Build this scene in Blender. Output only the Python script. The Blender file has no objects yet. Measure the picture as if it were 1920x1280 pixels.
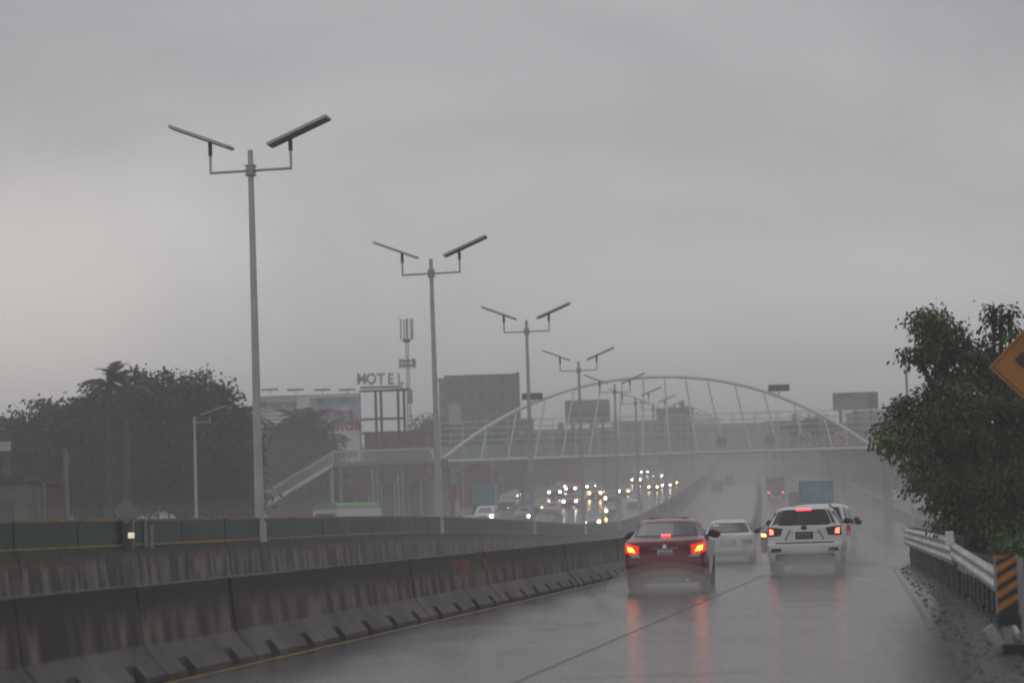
import bpy, math, random
import numpy as np
from mathutils import Vector, Matrix
rnd = random.Random(7)
sc = bpy.context.scene
col = sc.collection
R = math.radians

# ------------------------------------------------------------------ camera
F = 4200.0; EYE = 1.55
PITCH = math.atan((977-640)/F); ROLL = R(1.8)
cam_d = bpy.data.cameras.new('camera'); cam = bpy.data.objects.new('camera', cam_d); col.objects.link(cam)
cam_d.sensor_width = 36; cam_d.lens = F/1920*36; cam_d.clip_start = .3; cam_d.clip_end = 6000
fw = Vector((0, math.cos(PITCH), math.sin(PITCH))); r0 = Vector((1, 0, 0)); u0 = r0.cross(fw)
RT = math.cos(ROLL)*r0 - math.sin(ROLL)*u0; UP = math.sin(ROLL)*r0 + math.cos(ROLL)*u0
M4 = Matrix((( RT.x, UP.x, -fw.x), (RT.y, UP.y, -fw.y), (RT.z, UP.z, -fw.z))).to_4x4()
M4.translation = Vector((0, 0, EYE)); cam.matrix_world = M4
cam_d.dof.use_dof = True; cam_d.dof.focus_distance = 60; cam_d.dof.aperture_fstop = 1.45
sc.camera = cam

# ------------------------------------------------------------------ sky, sun, exposure
SUN_EL, SUN_AZ = R(58), R(-30)
w = bpy.data.worlds.new('World'); sc.world = w; w.use_nodes = True
nt = w.node_tree; nt.nodes.clear(); N = nt.nodes.new; L = nt.links.new
out = N('ShaderNodeOutputWorld'); bg = N('ShaderNodeBackground'); bg.inputs['Strength'].default_value = 0.1
nish = N('ShaderNodeTexSky'); nish.sky_type = 'NISHITA'; nish.sun_disc = False
nish.sun_elevation = SUN_EL; nish.sun_rotation = SUN_AZ
hs = N('ShaderNodeHueSaturation'); hs.inputs['Saturation'].default_value = .10; hs.inputs['Value'].default_value = .9
L(nish.outputs[0], hs.inputs['Color'])
tc = N('ShaderNodeTexCoord')
mp = N('ShaderNodeMapping'); mp.inputs['Scale'].default_value = (1.4, 1.4, 3.0); mp.inputs['Location'].default_value = (.35, .1, .2)
L(tc.outputs['Generated'], mp.inputs['Vector'])
nz = N('ShaderNodeTexNoise'); nz.inputs['Scale'].default_value = 2.6; nz.inputs['Detail'].default_value = 7; nz.inputs['Roughness'].default_value = .5; nz.inputs['Distortion'].default_value = .6
L(mp.outputs[0], nz.inputs['Vector'])
cr = N('ShaderNodeValToRGB')
cr.color_ramp.elements[0].position = .29; cr.color_ramp.elements[0].color = (7.6, 7.6, 7.8, 1)
cr.color_ramp.elements[1].position = .74; cr.color_ramp.elements[1].color = (12.4, 12.35, 12.4, 1)
L(nz.outputs['Fac'], cr.inputs['Fac'])
mx = N('ShaderNodeMix'); mx.data_type = 'RGBA'; mx.inputs['Factor'].default_value = .88
L(hs.outputs[0], mx.inputs[6]); L(cr.outputs[0], mx.inputs[7])
# a thinner, brighter and warmer part of the cloud deck low on the left
dv = N('ShaderNodeVectorMath'); dv.operation = 'DISTANCE'; L(tc.outputs['Generated'], dv.inputs[0])
dv.inputs[1].default_value = (-.225, .97, .075)
mr = N('ShaderNodeMapRange'); mr.inputs['From Min'].default_value = .02; mr.inputs['From Max'].default_value = .17
mr.inputs['To Min'].default_value = 1; mr.inputs['To Max'].default_value = 0; mr.interpolation_type = 'SMOOTHSTEP'
L(dv.outputs['Value'], mr.inputs['Value'])
mx2 = N('ShaderNodeMix'); mx2.data_type = 'RGBA'; mx2.blend_type = 'MULTIPLY'
L(mr.outputs[0], mx2.inputs['Factor']); L(mx.outputs[2], mx2.inputs[6]); mx2.inputs[7].default_value = (1.32, 1.25, 1.18, 1)
# a heavier cloud belt higher up
dz = N('ShaderNodeSeparateXYZ'); L(tc.outputs['Generated'], dz.inputs[0])
mr2 = N('ShaderNodeMapRange'); mr2.interpolation_type = 'SMOOTHSTEP'
mr2.inputs['From Min'].default_value = .11; mr2.inputs['From Max'].default_value = .21; mr2.inputs['To Min'].default_value = 0; mr2.inputs['To Max'].default_value = 1
L(dz.outputs['Z'], mr2.inputs['Value'])
mx3 = N('ShaderNodeMix'); mx3.data_type = 'RGBA'; mx3.blend_type = 'MULTIPLY'; mx3.inputs[7].default_value = (.76, .75, .775, 1)
L(mx2.outputs[2], mx3.inputs[6]); L(mr2.outputs[0], mx3.inputs['Factor'])
L(mx3.outputs[2], bg.inputs['Color']); L(bg.outputs[0], out.inputs['Surface'])

sun_d = bpy.data.lights.new('sun', 'SUN'); sun_d.energy = .5; sun_d.angle = R(40); sun_d.color = (1, .98, .95)
sun = bpy.data.objects.new('sun', sun_d); col.objects.link(sun)
sun.rotation_euler = (math.pi/2 - SUN_EL, 0, -SUN_AZ+math.pi)
vs = sc.view_settings; vs.view_transform = 'Standard'; vs.look = 'None'; vs.gamma = 1; vs.use_curve_mapping = False
vs.exposure = -.62
sc.display_settings.display_device = 'sRGB'
sc.render.engine = 'CYCLES'
cy = sc.cycles; cy.use_denoising = True; cy.max_bounces = 6; cy.diffuse_bounces = 3; cy.glossy_bounces = 3; cy.volume_bounces = 2
cy.transmission_bounces = 2; cy.transparent_max_bounces = 8; cy.sample_clamp_indirect = 6; cy.use_adaptive_sampling = True
cy.adaptive_threshold = .01; cy.caustics_reflective = True; cy.caustics_refractive = False; cy.filter_width = 1.9

# ------------------------------------------------------------------ the lie of the land
YT = np.arange(-80, 1400, 1.0)
def smooth(pts, win):
    ys, v = zip(*pts); ext = np.arange(-80-win, 1400+win, 1.0)
    a = np.interp(ext, ys, v)
    # extrapolate linearly at both ends
    s0 = (v[1]-v[0])/(ys[1]-ys[0]); s1 = (v[-1]-v[-2])/(ys[-1]-ys[-2])
    a = np.where(ext < ys[0], v[0]+s0*(ext-ys[0]), a); a = np.where(ext > ys[-1], v[-1]+s1*(ext-ys[-1]), a)
    k = np.ones(2*win+1)/(2*win+1)
    return np.convolve(a, k, 'valid')[:len(YT)]
DT = smooth([(0, -8.35), (60, 2.39), (110, 10.6), (200, 21.2), (300, 32.4), (400, 43.1), (600, 63.6), (800, 83.4)], 12)
ZT = smooth([(0, 0), (80, 0), (128, -.6), (165, -.45), (200, .5), (260, 2.3), (300, 3.7), (400, 7), (600, 15), (800, 23)], 10)
def D(y): return float(np.interp(y, YT, DT))          # the divider's line
def prof(y): return float(np.interp(y, YT, ZT))       # the road's height
def rise(off): return min(.8, max(0, (-12-off)*.05)) + min(.5, max(0, (off-14)*.05))
def G(x, y): return prof(y) + rise(x-D(y))
def head(y): return math.atan(D(y+1)-D(y))            # angle of the road from +Y towards +X
def medoff(y): return -float(np.interp(y, MY, MO))
def at(x, y, Y):                                       # the place at distance Y seen at a picture position
    v = fw + RT*((x-960)/F) + UP*((640-y)/F)
    return Vector((0, 0, EYE)) + v*(Y/v.y)
def gx(x, Y, y=960): p = at(x, y, Y); return p.x
POLES = ((487, 57.0), (824, 81.6), (998, 105), (1094, 130), (1158, 155))
MY = [0]+[Y for _, Y in POLES]+[300, 900]; MO = [D(Y)-gx(px, Y) for px, Y in POLES]; MO = [MO[0]]+MO+[9.4, 9.4]
def redge(y): return float(np.interp(y, [0, 25, 34, 59, 66, 80, 120, 900], [9.0, 8.85, 8.65, 8.0, 8.6, 12.2, 12.9, 12.9]))
def place(x, Y, dz=0): X = gx(x, Y); return Vector((X, Y, G(X, Y)+dz))

# ------------------------------------------------------------------ materials
MATS = {}
def mat(name, c, rough=.6, metal=0, var=0, vscale=3, bump=0, bscale=20, coat=0, emit=None, es=0, spec=.5, c2=None, stretch=(1, 1, 1)):
    if name in MATS: return MATS[name]
    m = bpy.data.materials.new(name); m.use_nodes = True; t = m.node_tree; b = t.nodes['Principled BSDF']
    b.inputs['Base Color'].default_value = (*c, 1); b.inputs['Roughness'].default_value = rough; b.inputs['Metallic'].default_value = metal
    b.inputs['Specular IOR Level'].default_value = spec
    if coat: b.inputs['Coat Weight'].default_value = coat; b.inputs['Coat Roughness'].default_value = .08
    if emit: b.inputs['Emission Color'].default_value = (*emit, 1); b.inputs['Emission Strength'].default_value = es
    if var or bump:
        g = t.nodes.new('ShaderNodeNewGeometry'); mpn = t.nodes.new('ShaderNodeMapping'); mpn.inputs['Scale'].default_value = stretch
        t.links.new(g.outputs['Position'], mpn.inputs[0])
    if var:
        n = t.nodes.new('ShaderNodeTexNoise'); n.inputs['Scale'].default_value = vscale; n.inputs['Detail'].default_value = 5; n.inputs['Roughness'].default_value = .6
        t.links.new(mpn.outputs[0], n.inputs['Vector'])
        r = t.nodes.new('ShaderNodeValToRGB'); r.color_ramp.elements[0].position = .35; r.color_ramp.elements[1].position = .68
        lo = tuple(v*(1-var) for v in c); hi = c2 or tuple(min(1, v*(1+var)) for v in c)
        r.color_ramp.elements[0].color = (*lo, 1); r.color_ramp.elements[1].color = (*hi, 1)
        t.links.new(n.outputs['Fac'], r.inputs[0]); t.links.new(r.outputs[0], b.inputs['Base Color'])
    if bump:
        n2 = t.nodes.new('ShaderNodeTexNoise'); n2.inputs['Scale'].default_value = bscale; n2.inputs['Detail'].default_value = 3
        t.links.new(mpn.outputs[0], n2.inputs['Vector'])
        bp = t.nodes.new('ShaderNodeBump'); bp.inputs['Strength'].default_value = bump; bp.inputs['Distance'].default_value = .02
        t.links.new(n2.outputs['Fac'], bp.inputs['Height']); t.links.new(bp.outputs[0], b.inputs['Normal'])
    MATS[name] = m; return m

def asphalt_mat():
    m = bpy.data.materials.new('wet_asphalt'); m.use_nodes = True; t = m.node_tree; b = t.nodes['Principled BSDF']; n = t.nodes.new; l = t.links.new
    g = n('ShaderNodeNewGeometry')
    def noise(sc_, stretch, det=4, rgh=.55):
        mpn = n('ShaderNodeMapping'); mpn.inputs['Scale'].default_value = stretch; mpn.inputs['Rotation'].default_value = (0, 0, -.14); l(g.outputs['Position'], mpn.inputs[0])
        x = n('ShaderNodeTexNoise'); x.inputs['Scale'].default_value = sc_; x.inputs['Detail'].default_value = det; x.inputs['Roughness'].default_value = rgh; l(mpn.outputs[0], x.inputs['Vector']); return x
    big = noise(.9, (1, .45, 1), 6); fine = noise(7, (1, .8, 1), 6, .65); grit = noise(55, (1, 1, 1), 2); tracks = noise(1.1, (1.6, .04, 1), 3)
    r = n('ShaderNodeValToRGB'); r.color_ramp.elements[0].position = .3; r.color_ramp.elements[1].position = .72
    r.color_ramp.elements[0].color = (.05, .05, .051, 1); r.color_ramp.elements[1].color = (.14, .138, .138, 1)
    mixn = n('ShaderNodeMath'); mixn.operation = 'ADD'; mulb = n('ShaderNodeMath'); mulb.operation = 'MULTIPLY'; mulb.inputs[1].default_value = .5
    l(big.outputs['Fac'], mulb.inputs[0]); mulf = n('ShaderNodeMath'); mulf.operation = 'MULTIPLY'; mulf.inputs[1].default_value = .5; l(fine.outputs['Fac'], mulf.inputs[0])
    l(mulb.outputs[0], mixn.inputs[0]); l(mulf.outputs[0], mixn.inputs[1]); l(mixn.outputs[0], r.inputs[0]); l(r.outputs[0], b.inputs['Base Color'])
    rr = n('ShaderNodeMapRange'); rr.inputs['From Min'].default_value = .35; rr.inputs['From Max'].default_value = .65; rr.inputs['To Min'].default_value = .09; rr.inputs['To Max'].default_value = .25
    ad = n('ShaderNodeMath'); ad.operation = 'ADD'; h1 = n('ShaderNodeMath'); h1.operation = 'MULTIPLY'; h1.inputs[1].default_value = .5; h2 = n('ShaderNodeMath'); h2.operation = 'MULTIPLY'; h2.inputs[1].default_value = .5
    l(big.outputs['Fac'], h1.inputs[0]); l(tracks.outputs['Fac'], h2.inputs[0]); l(h1.outputs[0], ad.inputs[0]); l(h2.outputs[0], ad.inputs[1]); l(ad.outputs[0], rr.inputs['Value']); l(rr.outputs[0], b.inputs['Roughness'])
    b.inputs['IOR'].default_value = 1.36
    bp = n('ShaderNodeBump'); bp.inputs['Strength'].default_value = .6; bp.inputs['Distance'].default_value = .014; l(fine.outputs['Fac'], bp.inputs['Height'])
    bp2 = n('ShaderNodeBump'); bp2.inputs['Strength'].default_value = .25; bp2.inputs['Distance'].default_value = .004; l(grit.outputs['Fac'], bp2.inputs['Height']); l(bp.outputs[0], bp2.inputs['Normal']); l(bp2.outputs[0], b.inputs['Normal'])
    MATS['wet_asphalt'] = m; return m

def concrete_mat(nm='stained_concrete', h0=.62, h1=.92, f0=.40, lt=1.0):
    m = bpy.data.materials.new(nm); m.use_nodes = True; t = m.node_tree; b = t.nodes['Principled BSDF']; n = t.nodes.new; l = t.links.new
    g = n('ShaderNodeNewGeometry'); tcn = n('ShaderNodeTexCoord'); sep = n('ShaderNodeSeparateXYZ'); l(tcn.outputs['Object'], sep.inputs[0])
    def noise(sc_, stretch, det=4):
        mpn = n('ShaderNodeMapping'); mpn.inputs['Scale'].default_value = stretch; l(g.outputs['Position'], mpn.inputs[0])
        x = n('ShaderNodeTexNoise'); x.inputs['Scale'].default_value = sc_; x.inputs['Detail'].default_value = det; l(mpn.outputs[0], x.inputs['Vector']); return x
    drip = noise(3.1, (1, 1, .16), 7); blot = noise(.9, (1, 1, 1.6), 5); grain = noise(30, (1, 1, 1), 3)
    base = n('ShaderNodeValToRGB'); base.color_ramp.elements[0].position = .42; base.color_ramp.elements[1].position = .62
    base.color_ramp.elements[0].color = (.045, .037, .031, 1); base.color_ramp.elements[1].color = (.17*lt, .15*lt, .13*lt, 1); l(drip.outputs['Fac'], base.inputs[0])
    # height mask: soot and moss run down from the top, the foot is cleaner
    hm = n('ShaderNodeMapRange'); hm.inputs['From Min'].default_value = h0; hm.inputs['From Max'].default_value = h1; hm.interpolation_type = 'SMOOTHSTEP'
    wob = n('ShaderNodeMath'); wob.operation = 'MULTIPLY_ADD'; wob.inputs[1].default_value = .9; l(drip.outputs['Fac'], wob.inputs[0])
    sub = n('ShaderNodeMath'); sub.operation = 'SUBTRACT'; sub.inputs[1].default_value = .42; l(sep.outputs['Z'], sub.inputs[0]); l(sub.outputs[0], wob.inputs[2]); l(wob.outputs[0], hm.inputs['Value'])
    mxa = n('ShaderNodeMix'); mxa.data_type = 'RGBA'; l(hm.outputs[0], mxa.inputs['Factor']); l(base.outputs[0], mxa.inputs[6]); mxa.inputs[7].default_value = (.030, .023, .018, 1)
    fm = n('ShaderNodeMapRange'); fm.inputs['From Min'].default_value = .40; fm.inputs['From Max'].default_value = .33; fm.inputs['To Min'].default_value = 0; fm.inputs['To Max'].default_value = .85
    l(sep.outputs['Z'], fm.inputs['Value'])
    foot = n('ShaderNodeValToRGB'); foot.color_ramp.elements[0].position = .35; foot.color_ramp.elements[1].position = .65
    foot.color_ramp.elements[0].color = (.06, .056, .052, 1); foot.color_ramp.elements[1].color = (.13, .12, .11, 1); l(blot.outputs['Fac'], foot.inputs[0])
    mxb = n('ShaderNodeMix'); mxb.data_type = 'RGBA'; l(fm.outputs[0], mxb.inputs['Factor']); l(mxa.outputs[2], mxb.inputs[6]); l(foot.outputs[0], mxb.inputs[7])
    mxc = n('ShaderNodeMix'); mxc.data_type = 'RGBA'; mxc.blend_type = 'MULTIPLY'; mxc.inputs['Factor'].default_value = .6; l(mxb.outputs[2], mxc.inputs[6])
    gr = n('ShaderNodeValToRGB'); gr.color_ramp.elements[0].color = (.5, .5, .5, 1); gr.color_ramp.elements[1].color = (1.2, 1.2, 1.2, 1); l(blot.outputs['Fac'], gr.inputs[0]); l(gr.outputs[0], mxc.inputs[7])
    l(mxc.outputs[2], b.inputs['Base Color']); b.inputs['Roughness'].default_value = .62
    bp = n('ShaderNodeBump'); bp.inputs['Strength'].default_value = .3; bp.inputs['Distance'].default_value = .01; l(grain.outputs['Fac'], bp.inputs['Height']); l(bp.outputs[0], b.inputs['Normal'])
    MATS[nm] = m; return m
ASPH = asphalt_mat(); CONC = concrete_mat(lt=1.3); CONC2 = concrete_mat('weathered_concrete', .95, 1.3, lt=1.35)
GALV = mat('galvanised_steel', (.36, .37, .38), .45, .6, var=.2, vscale=2)
POLE = mat('grey_painted_pole', (.50, .51, .52), .5, .2, var=.12, vscale=1.5)
WHITE_ARCH = mat('clean_white_steel', (.82, .84, .84), .4)
WHITE_STEEL = mat('white_painted_steel', (.62, .64, .64), .45, var=.15, vscale=.6)
DARK = mat('dark_plastic', (.02, .02, .021), .5)
RUB = mat('tyre_rubber', (.015, .015, .015), .75)
RIM = mat('wheel_rim', (.22, .22, .23), .35, .8)
GLASS = mat('tinted_car_glass', (.018, .022, .022), .08, spec=.55)
GLASS2 = mat('light_car_glass', (.06, .07, .068), .1, spec=.6)
CHROME = mat('chrome', (.6, .6, .62), .18, 1)
PLATE = mat('plate_white', (.6, .62, .62), .4)
PCHAR = mat('plate_characters', (.08, .08, .09), .5)
LENS = mat('red_lens', (.25, .01, .012), .2, emit=(1, .03, .02), es=.12)
LENS_GLOW = mat('red_lens_glowing', (.25, .01, .012), .2, emit=(1, .04, .022), es=1.3)
LENS_OFF = mat('dark_red_lens', (.07, .008, .01), .2)
LENS_CLEAR = mat('clear_lens', (.5, .48, .47), .2)
BRAKE_HOT = mat('brake_lamp_lit', (.4, .05, .02), .3, emit=(1, .24, .02), es=16)
BRAKE_RED = mat('brake_lamp_red', (.4, .02, .02), .3, emit=(1, .11, .06), es=9)
BAR_RED = mat('high_brake_lamp', (.4, .02, .03), .3, emit=(1, .07, .09), es=4.5)
AMBER = mat('amber_lamp_lit', (.5, .2, .05), .3, emit=(1, .42, .1), es=9)
HEADW = mat('headlamp_white', (.8, .8, .8), .2, emit=(1, .87, .70), es=60)
HEADY = mat('headlamp_warm', (.8, .7, .5), .2, emit=(1, .60, .25), es=95)
HEADO = mat('headlamp_off', (.3, .3, .3), .15)

# ------------------------------------------------------------------ mesh helpers
class MB:
    def __init__(s): s.v = []; s.f = []
    def add(s, vs_, fs): k = len(s.v); s.v += [tuple(p) for p in vs_]; s.f += [tuple(i+k for i in f) for f in fs]; return s
    def box(s, x0, x1, y0, y1, z0, z1):
        return s.add([(x0,y0,z0),(x1,y0,z0),(x1,y1,z0),(x0,y1,z0),(x0,y0,z1),(x1,y0,z1),(x1,y1,z1),(x0,y1,z1)],
                     [(0,3,2,1),(4,5,6,7),(0,1,5,4),(1,2,6,5),(2,3,7,6),(3,0,4,7)])
    def cbox(s, c, d): return s.box(c[0]-d[0]/2, c[0]+d[0]/2, c[1]-d[1]/2, c[1]+d[1]/2, c[2]-d[2]/2, c[2]+d[2]/2)
    def tube(s, pts, rad, n=8, caps=True):
        pts = [Vector(p) for p in pts]; rad = rad if isinstance(rad, (list, tuple)) else [rad]*len(pts)
        ref = None; k = len(s.v)
        for i, p in enumerate(pts):
            d = (pts[min(i+1, len(pts)-1)]-pts[max(i-1, 0)]).normalized()
            a = Vector((0, 0, 1)) if abs(d.z) < .9 else Vector((1, 0, 0))
            u = d.cross(a).normalized() if ref is None else (ref - d*ref.dot(d)).normalized()
            ref = u; v = d.cross(u)
            for j in range(n):
                t = 2*math.pi*j/n; s.v.append(tuple(p+(u*math.cos(t)+v*math.sin(t))*rad[i]))
        for i in range(len(pts)-1):
            for j in range(n): a = k+i*n+j; b2 = k+i*n+(j+1) % n; s.f.append((a, b2, b2+n, a+n))
        if caps: s.f.append(tuple(k+n-1-j for j in range(n))); e = k+(len(pts)-1)*n; s.f.append(tuple(e+j for j in range(n)))
        return s
    def beam(s, a, b, wd, ht):                      # rectangular bar between two points
        a = Vector(a); b = Vector(b); d = (b-a).normalized(); up = Vector((0, 0, 1)) if abs(d.z) < .95 else Vector((0, 1, 0))
        u = d.cross(up).normalized()*wd/2; v = u.cross(d).normalized()*ht/2
        return s.add([a-u-v, a+u-v, a+u+v, a-u+v, b-u-v, b+u-v, b+u+v, b-u+v], [(0,1,2,3),(4,7,6,5),(0,4,5,1),(1,5,6,2),(2,6,7,3),(3,7,4,0)])
    def prism(s, prof_, y0, y1):                    # (x,z) outline pushed along y
        n = len(prof_); vs_ = [(x, y0, z) for x, z in prof_]+[(x, y1, z) for x, z in prof_]
        return s.add(vs_, [tuple(range(n-1, -1, -1)), tuple(range(n, 2*n))]+[(i, (i+1) % n, n+(i+1) % n, n+i) for i in range(n)][::1])
    def ball(s, c, r, n=10, m=6):
        k = len(s.v); r = r if isinstance(r, (tuple, list)) else (r, r, r)
        for i in range(m+1):
            ph = math.pi*i/m
            for j in range(n): t = 2*math.pi*j/n; s.v.append((c[0]+r[0]*math.sin(ph)*math.cos(t), c[1]+r[1]*math.sin(ph)*math.sin(t), c[2]+r[2]*math.cos(ph)))
        for i in range(m):
            for j in range(n): a = k+i*n+j; b2 = k+i*n+(j+1) % n; s.f.append((a, a+n, b2+n, b2))
        return s
    def mesh(s, name, m=None, smooth=0):
        me = bpy.data.meshes.new(name); me.from_pydata(s.v, [], s.f)
        if m: me.materials.append(m)
        if smooth:
            me.polygons.foreach_set('use_smooth', [True]*len(me.polygons)); me.set_sharp_from_angle(angle=R(smooth))
        me.update(); return me
    def build(s, name, m, parent=None, smooth=0, loc=None): return link(name, s.mesh(name, m, smooth), parent, loc)
def link(name, me, parent=None, loc=None):
    o = bpy.data.objects.new(name, me); col.objects.link(o)
    if parent: o.parent = parent
    if loc is not None: o.location = loc
    return o
def tag(o, label=None, cat=None, group=None, kind=None):
    if label: o['label'] = label
    if cat: o['category'] = cat
    if group: o['group'] = group
    if kind: o['kind'] = kind
    return o
def empty(name, loc, rz=0, label=None, cat=None, group=None):
    o = bpy.data.objects.new(name, None); col.objects.link(o); o.location = loc; o.rotation_euler = (0, 0, rz); o.empty_display_size = .2
    return tag(o, label, cat, group)
def copy_tree(o, parent=None):
    c = o.copy(); col.objects.link(c); c.parent = parent
    for ch in list(o.children): copy_tree(ch, c)
    return c
def text(name, s, size, loc, rot, m, parent, ext=.02, ax='CENTER', sx=1, off=.0):
    cu = bpy.data.curves.new(name, 'FONT'); cu.body = s; cu.size = size; cu.extrude = ext; cu.align_x = ax; cu.align_y = 'CENTER'
    cu.materials.append(m); o = bpy.data.objects.new(name, cu); col.objects.link(o); cu.offset = off; bpy.context.view_layer.update(); me = bpy.data.meshes.new_from_object(o); bpy.data.objects.remove(o); o = link(name, me, parent, loc); o.rotation_euler = rot; o.scale = (sx, 1, 1); return o
FACE = (math.pi/2, 0, 0)

# ------------------------------------------------------------------ ground and roads
YS = list(range(-40, 110, 5)) + list(range(110, 300, 8)) + list(range(302, 920, 14))
def sheet(name, offs, m, dz, y0=-40, y1=920, kind='structure'):
    b = MB(); ys = [y for y in YS if y0 <= y <= y1]; n = len(offs)
    for y in ys:
        for o in offs:
            of = o(y) if callable(o) else o
            b.v.append((D(y)+of, y, prof(y)+rise(of)+dz))
    for i in range(len(ys)-1):
        for j in range(n-1): a = i*n+j; b.f.append((a, a+1, a+n+1, a+n))
    o = b.build(name, m); tag(o, kind=kind); return o
SOIL = mat('wet_soil_and_grass', (.034, .033, .028), .42, var=.5, vscale=2.5, bump=1, bscale=7)
KN = [-450, -250, -120, -70, -45, -34, -28, -12, 0, 14, 24, 27, 40, 70, 120, 250, 450]
sheet('ground', KN, SOIL, 0)
sheet('road', [-30.5, -28, -12, 0, redge], ASPH, .012)
PAVE = mat('wet_pavement', (.14, .135, .13), .45, var=.3, vscale=1.2)
sheet('service_road', [16.5, 24, 26.5], ASPH, .012, 66)
sheet('pavement', [-60, -45, -34, -30.6], PAVE, .10, 60)
LINE_W = mat('worn_white_paint', (.26, .26, .25), .4, var=.5, vscale=3)
LINE_Y = mat('worn_yellow_paint', (.30, .19, .06), .4, var=.55, vscale=2.5)
SEAM = mat('road_joint', (.042, .041, .04), .4)
def stripe(name, off, wd, m, y0, y1, dash=None):
    b = MB(); step = 4; y = y0
    while y < y1:
        ye = y + (dash[0] if dash else step); ye = min(ye, y1)
        k = 2 if dash else 1
        for q in range(k):
            a = y+(ye-y)*q/k; c = y+(ye-y)*(q+1)/k
            oa = off(a) if callable(off) else off; oc = off(c) if callable(off) else off
            b.add([(D(a)+oa-wd/2, a, prof(a)+rise(oa)+.018), (D(a)+oa+wd/2, a, prof(a)+rise(oa)+.018), (D(c)+oc+wd/2, c, prof(c)+rise(oc)+.018), (D(c)+oc-wd/2, c, prof(c)+rise(oc)+.018)], [(0, 1, 2, 3)])
        y = ye + (dash[1] if dash else 0)
    return tag(b.build(name, m), kind='structure')
LINE_F = mat('very_worn_white_paint', (.13, .13, .125), .35, var=.6, vscale=2)
def EDG(y): return float(np.interp(y, [25, 34, 59, 75, 120, 900], [8.5, 8.3, 7.6, 8.6, 11.5, 11.5]))
stripe('road_line_yellow', .62, .10, LINE_Y, 14, 300)
stripe('road_seam', 4.4, .022, SEAM, 12, 300)
stripe('road_line_lane', 4.6, .10, LINE_W, 76, 500, (4, 8))
stripe('road_line_edge', lambda y: EDG(y), .08, LINE_F, 29, 61)
stripe('road_line_edge_far', lambda y: EDG(y), .10, LINE_F, 130, 420)
stripe('road_line_bus', -.9, .11, LINE_W, 60, 500)
stripe('road_line_median', lambda y: medoff(y)+.9, .11, LINE_Y, 60, 500)
stripe('road_line_oncoming', -13.4, .12, LINE_W, 70, 600, (4, 8))
stripe('road_line_oncoming_outer', -20.6, .12, LINE_W, 70, 600, (4, 8))
# expansion joints across the slabs near the camera
b = MB()
for y in range(16, 120, 6):
    for q in range(0, 5, 2):
        o0 = .75 + q*2.0; o1 = o0+2.0
        if o1 > redge(y)-.2: o1 = redge(y)-.2
        b.add([(D(y)+o0, y, .0165+prof(y)), (D(y)+o1, y, .0165+prof(y)), (D(y)+o1, y+.03, .0165+prof(y)), (D(y)+o0, y+.03, .0165+prof(y))], [(0, 1, 2, 3)])
tag(b.build('road_joint', SEAM), kind='structure')

# ------------------------------------------------------------------ concrete barrier between us and the bus lanes
SEG = 3.2
def barrier_mesh(length, notch=True, both=False, top=.98):
    b = MB(); g = .012
    y0, y1 = g, length-g
    up = [(-.10, top), (.10, top), (.17, .36), (.30, .195), (-.30, .195), (-.17, .36)]
    b.prism([(x, z) for x, z in up][::-1], y0, y1)
    # wide sloped foot: continuous core, with teeth between the drain notches
    b.prism([(-.30, .194), (.30, .194), (.30, 0), (-.30, 0)], y0, y1)
    for sgn in (1, -1):
        gaps = [length*(k+.5)/2 for k in range(2)] if notch else []
        edges = [y0]+[e for c in gaps for e in (c-.16, c+.16)]+[y1]
        for i in range(0, len(edges), 2):
            p = [(.302*sgn, .192), (.42*sgn, .06), (.42*sgn, 0), (.302*sgn, 0)]
            b.prism(p if sgn > 0 else p[::-1], edges[i], edges[i+1])
    me = b.mesh('concrete_segment', CONC)
    import bmesh
    bm = bmesh.new(); bm.from_mesh(me); bmesh.ops.recalc_face_normals(bm, faces=bm.faces); bm.to_mesh(me); bm.free(); return me
SEGM = barrier_mesh(SEG)
def place_seg(o, y, off, step=SEG, base=None):
    of = off(y) if callable(off) else off; of2 = off(y+step) if callable(off) else off
    p = Vector((D(y)+of, y, prof(y)+rise(of)+.012)); q = Vector((D(y+step)+of2, y+step, prof(y+step)+rise(of2)+.012))
    if base is not None: p = p-base
    d = q-p if base is None else q-(p+base)
    o.location = p; o.rotation_euler = (math.atan2(d.z, math.hypot(d.x, d.y)), 0, -math.atan2(d.x, d.y)); return o
bar = empty('concrete_barrier', (D(18), 18, 0.012), 0, 'long stained concrete barrier with drain notches at its foot, left of the red car', 'barrier')
y = 7.9; i = 0
while y < 400:
    st = SEG*math.cos(head(y))
    o = link('concrete_segment', SEGM, bar); place_seg(o, y, 0, st, bar.location); o.location.x += rnd.gauss(0, .007); o.location.z += abs(rnd.gauss(0, .005)); o.rotation_euler.z += rnd.gauss(0, .003); o.rotation_euler.y = rnd.gauss(0, .006)
    y += st; i += 1
REFL = mat('orange_reflector', (.55, .13, .02), .3)
mb = MB(); mb.tube([(0, 0, 0), (.03, -.01, 0)], .075, 12)
o = mb.build('reflector', REFL, bar); yy = 18.9; o.location = Vector((D(yy)+.135, yy, .66))-bar.location; o['label'] = 'round orange reflector'
GRAF = mat('faded_red_paint', (.16, .035, .025), .6, var=.5, vscale=5)
for (ya, yb, za, zb) in ((36.8, 38.2, .72, .9), (38.8, 41.0, .70, .9), (42.2, 43.2, .66, .88)):
    b = MB(); xa = .10+(.95-za)*.119+.004; xb = .10+(.95-zb)*.119+.004
    P = [(D(ya)+xa, ya, za), (D(yb)+xa, yb, za), (D(yb)+xb, yb, zb), (D(ya)+xb, ya, zb)]
    b.add([Vector(p)-bar.location for p in P]+[Vector(p)-bar.location-Vector((.01, 0, 0)) for p in P], [(0,1,2,3),(7,6,5,4),(0,4,5,1),(1,5,6,2),(2,6,7,3),(3,7,4,0)])
    b.build('paint_patch', GRAF, bar)

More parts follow.
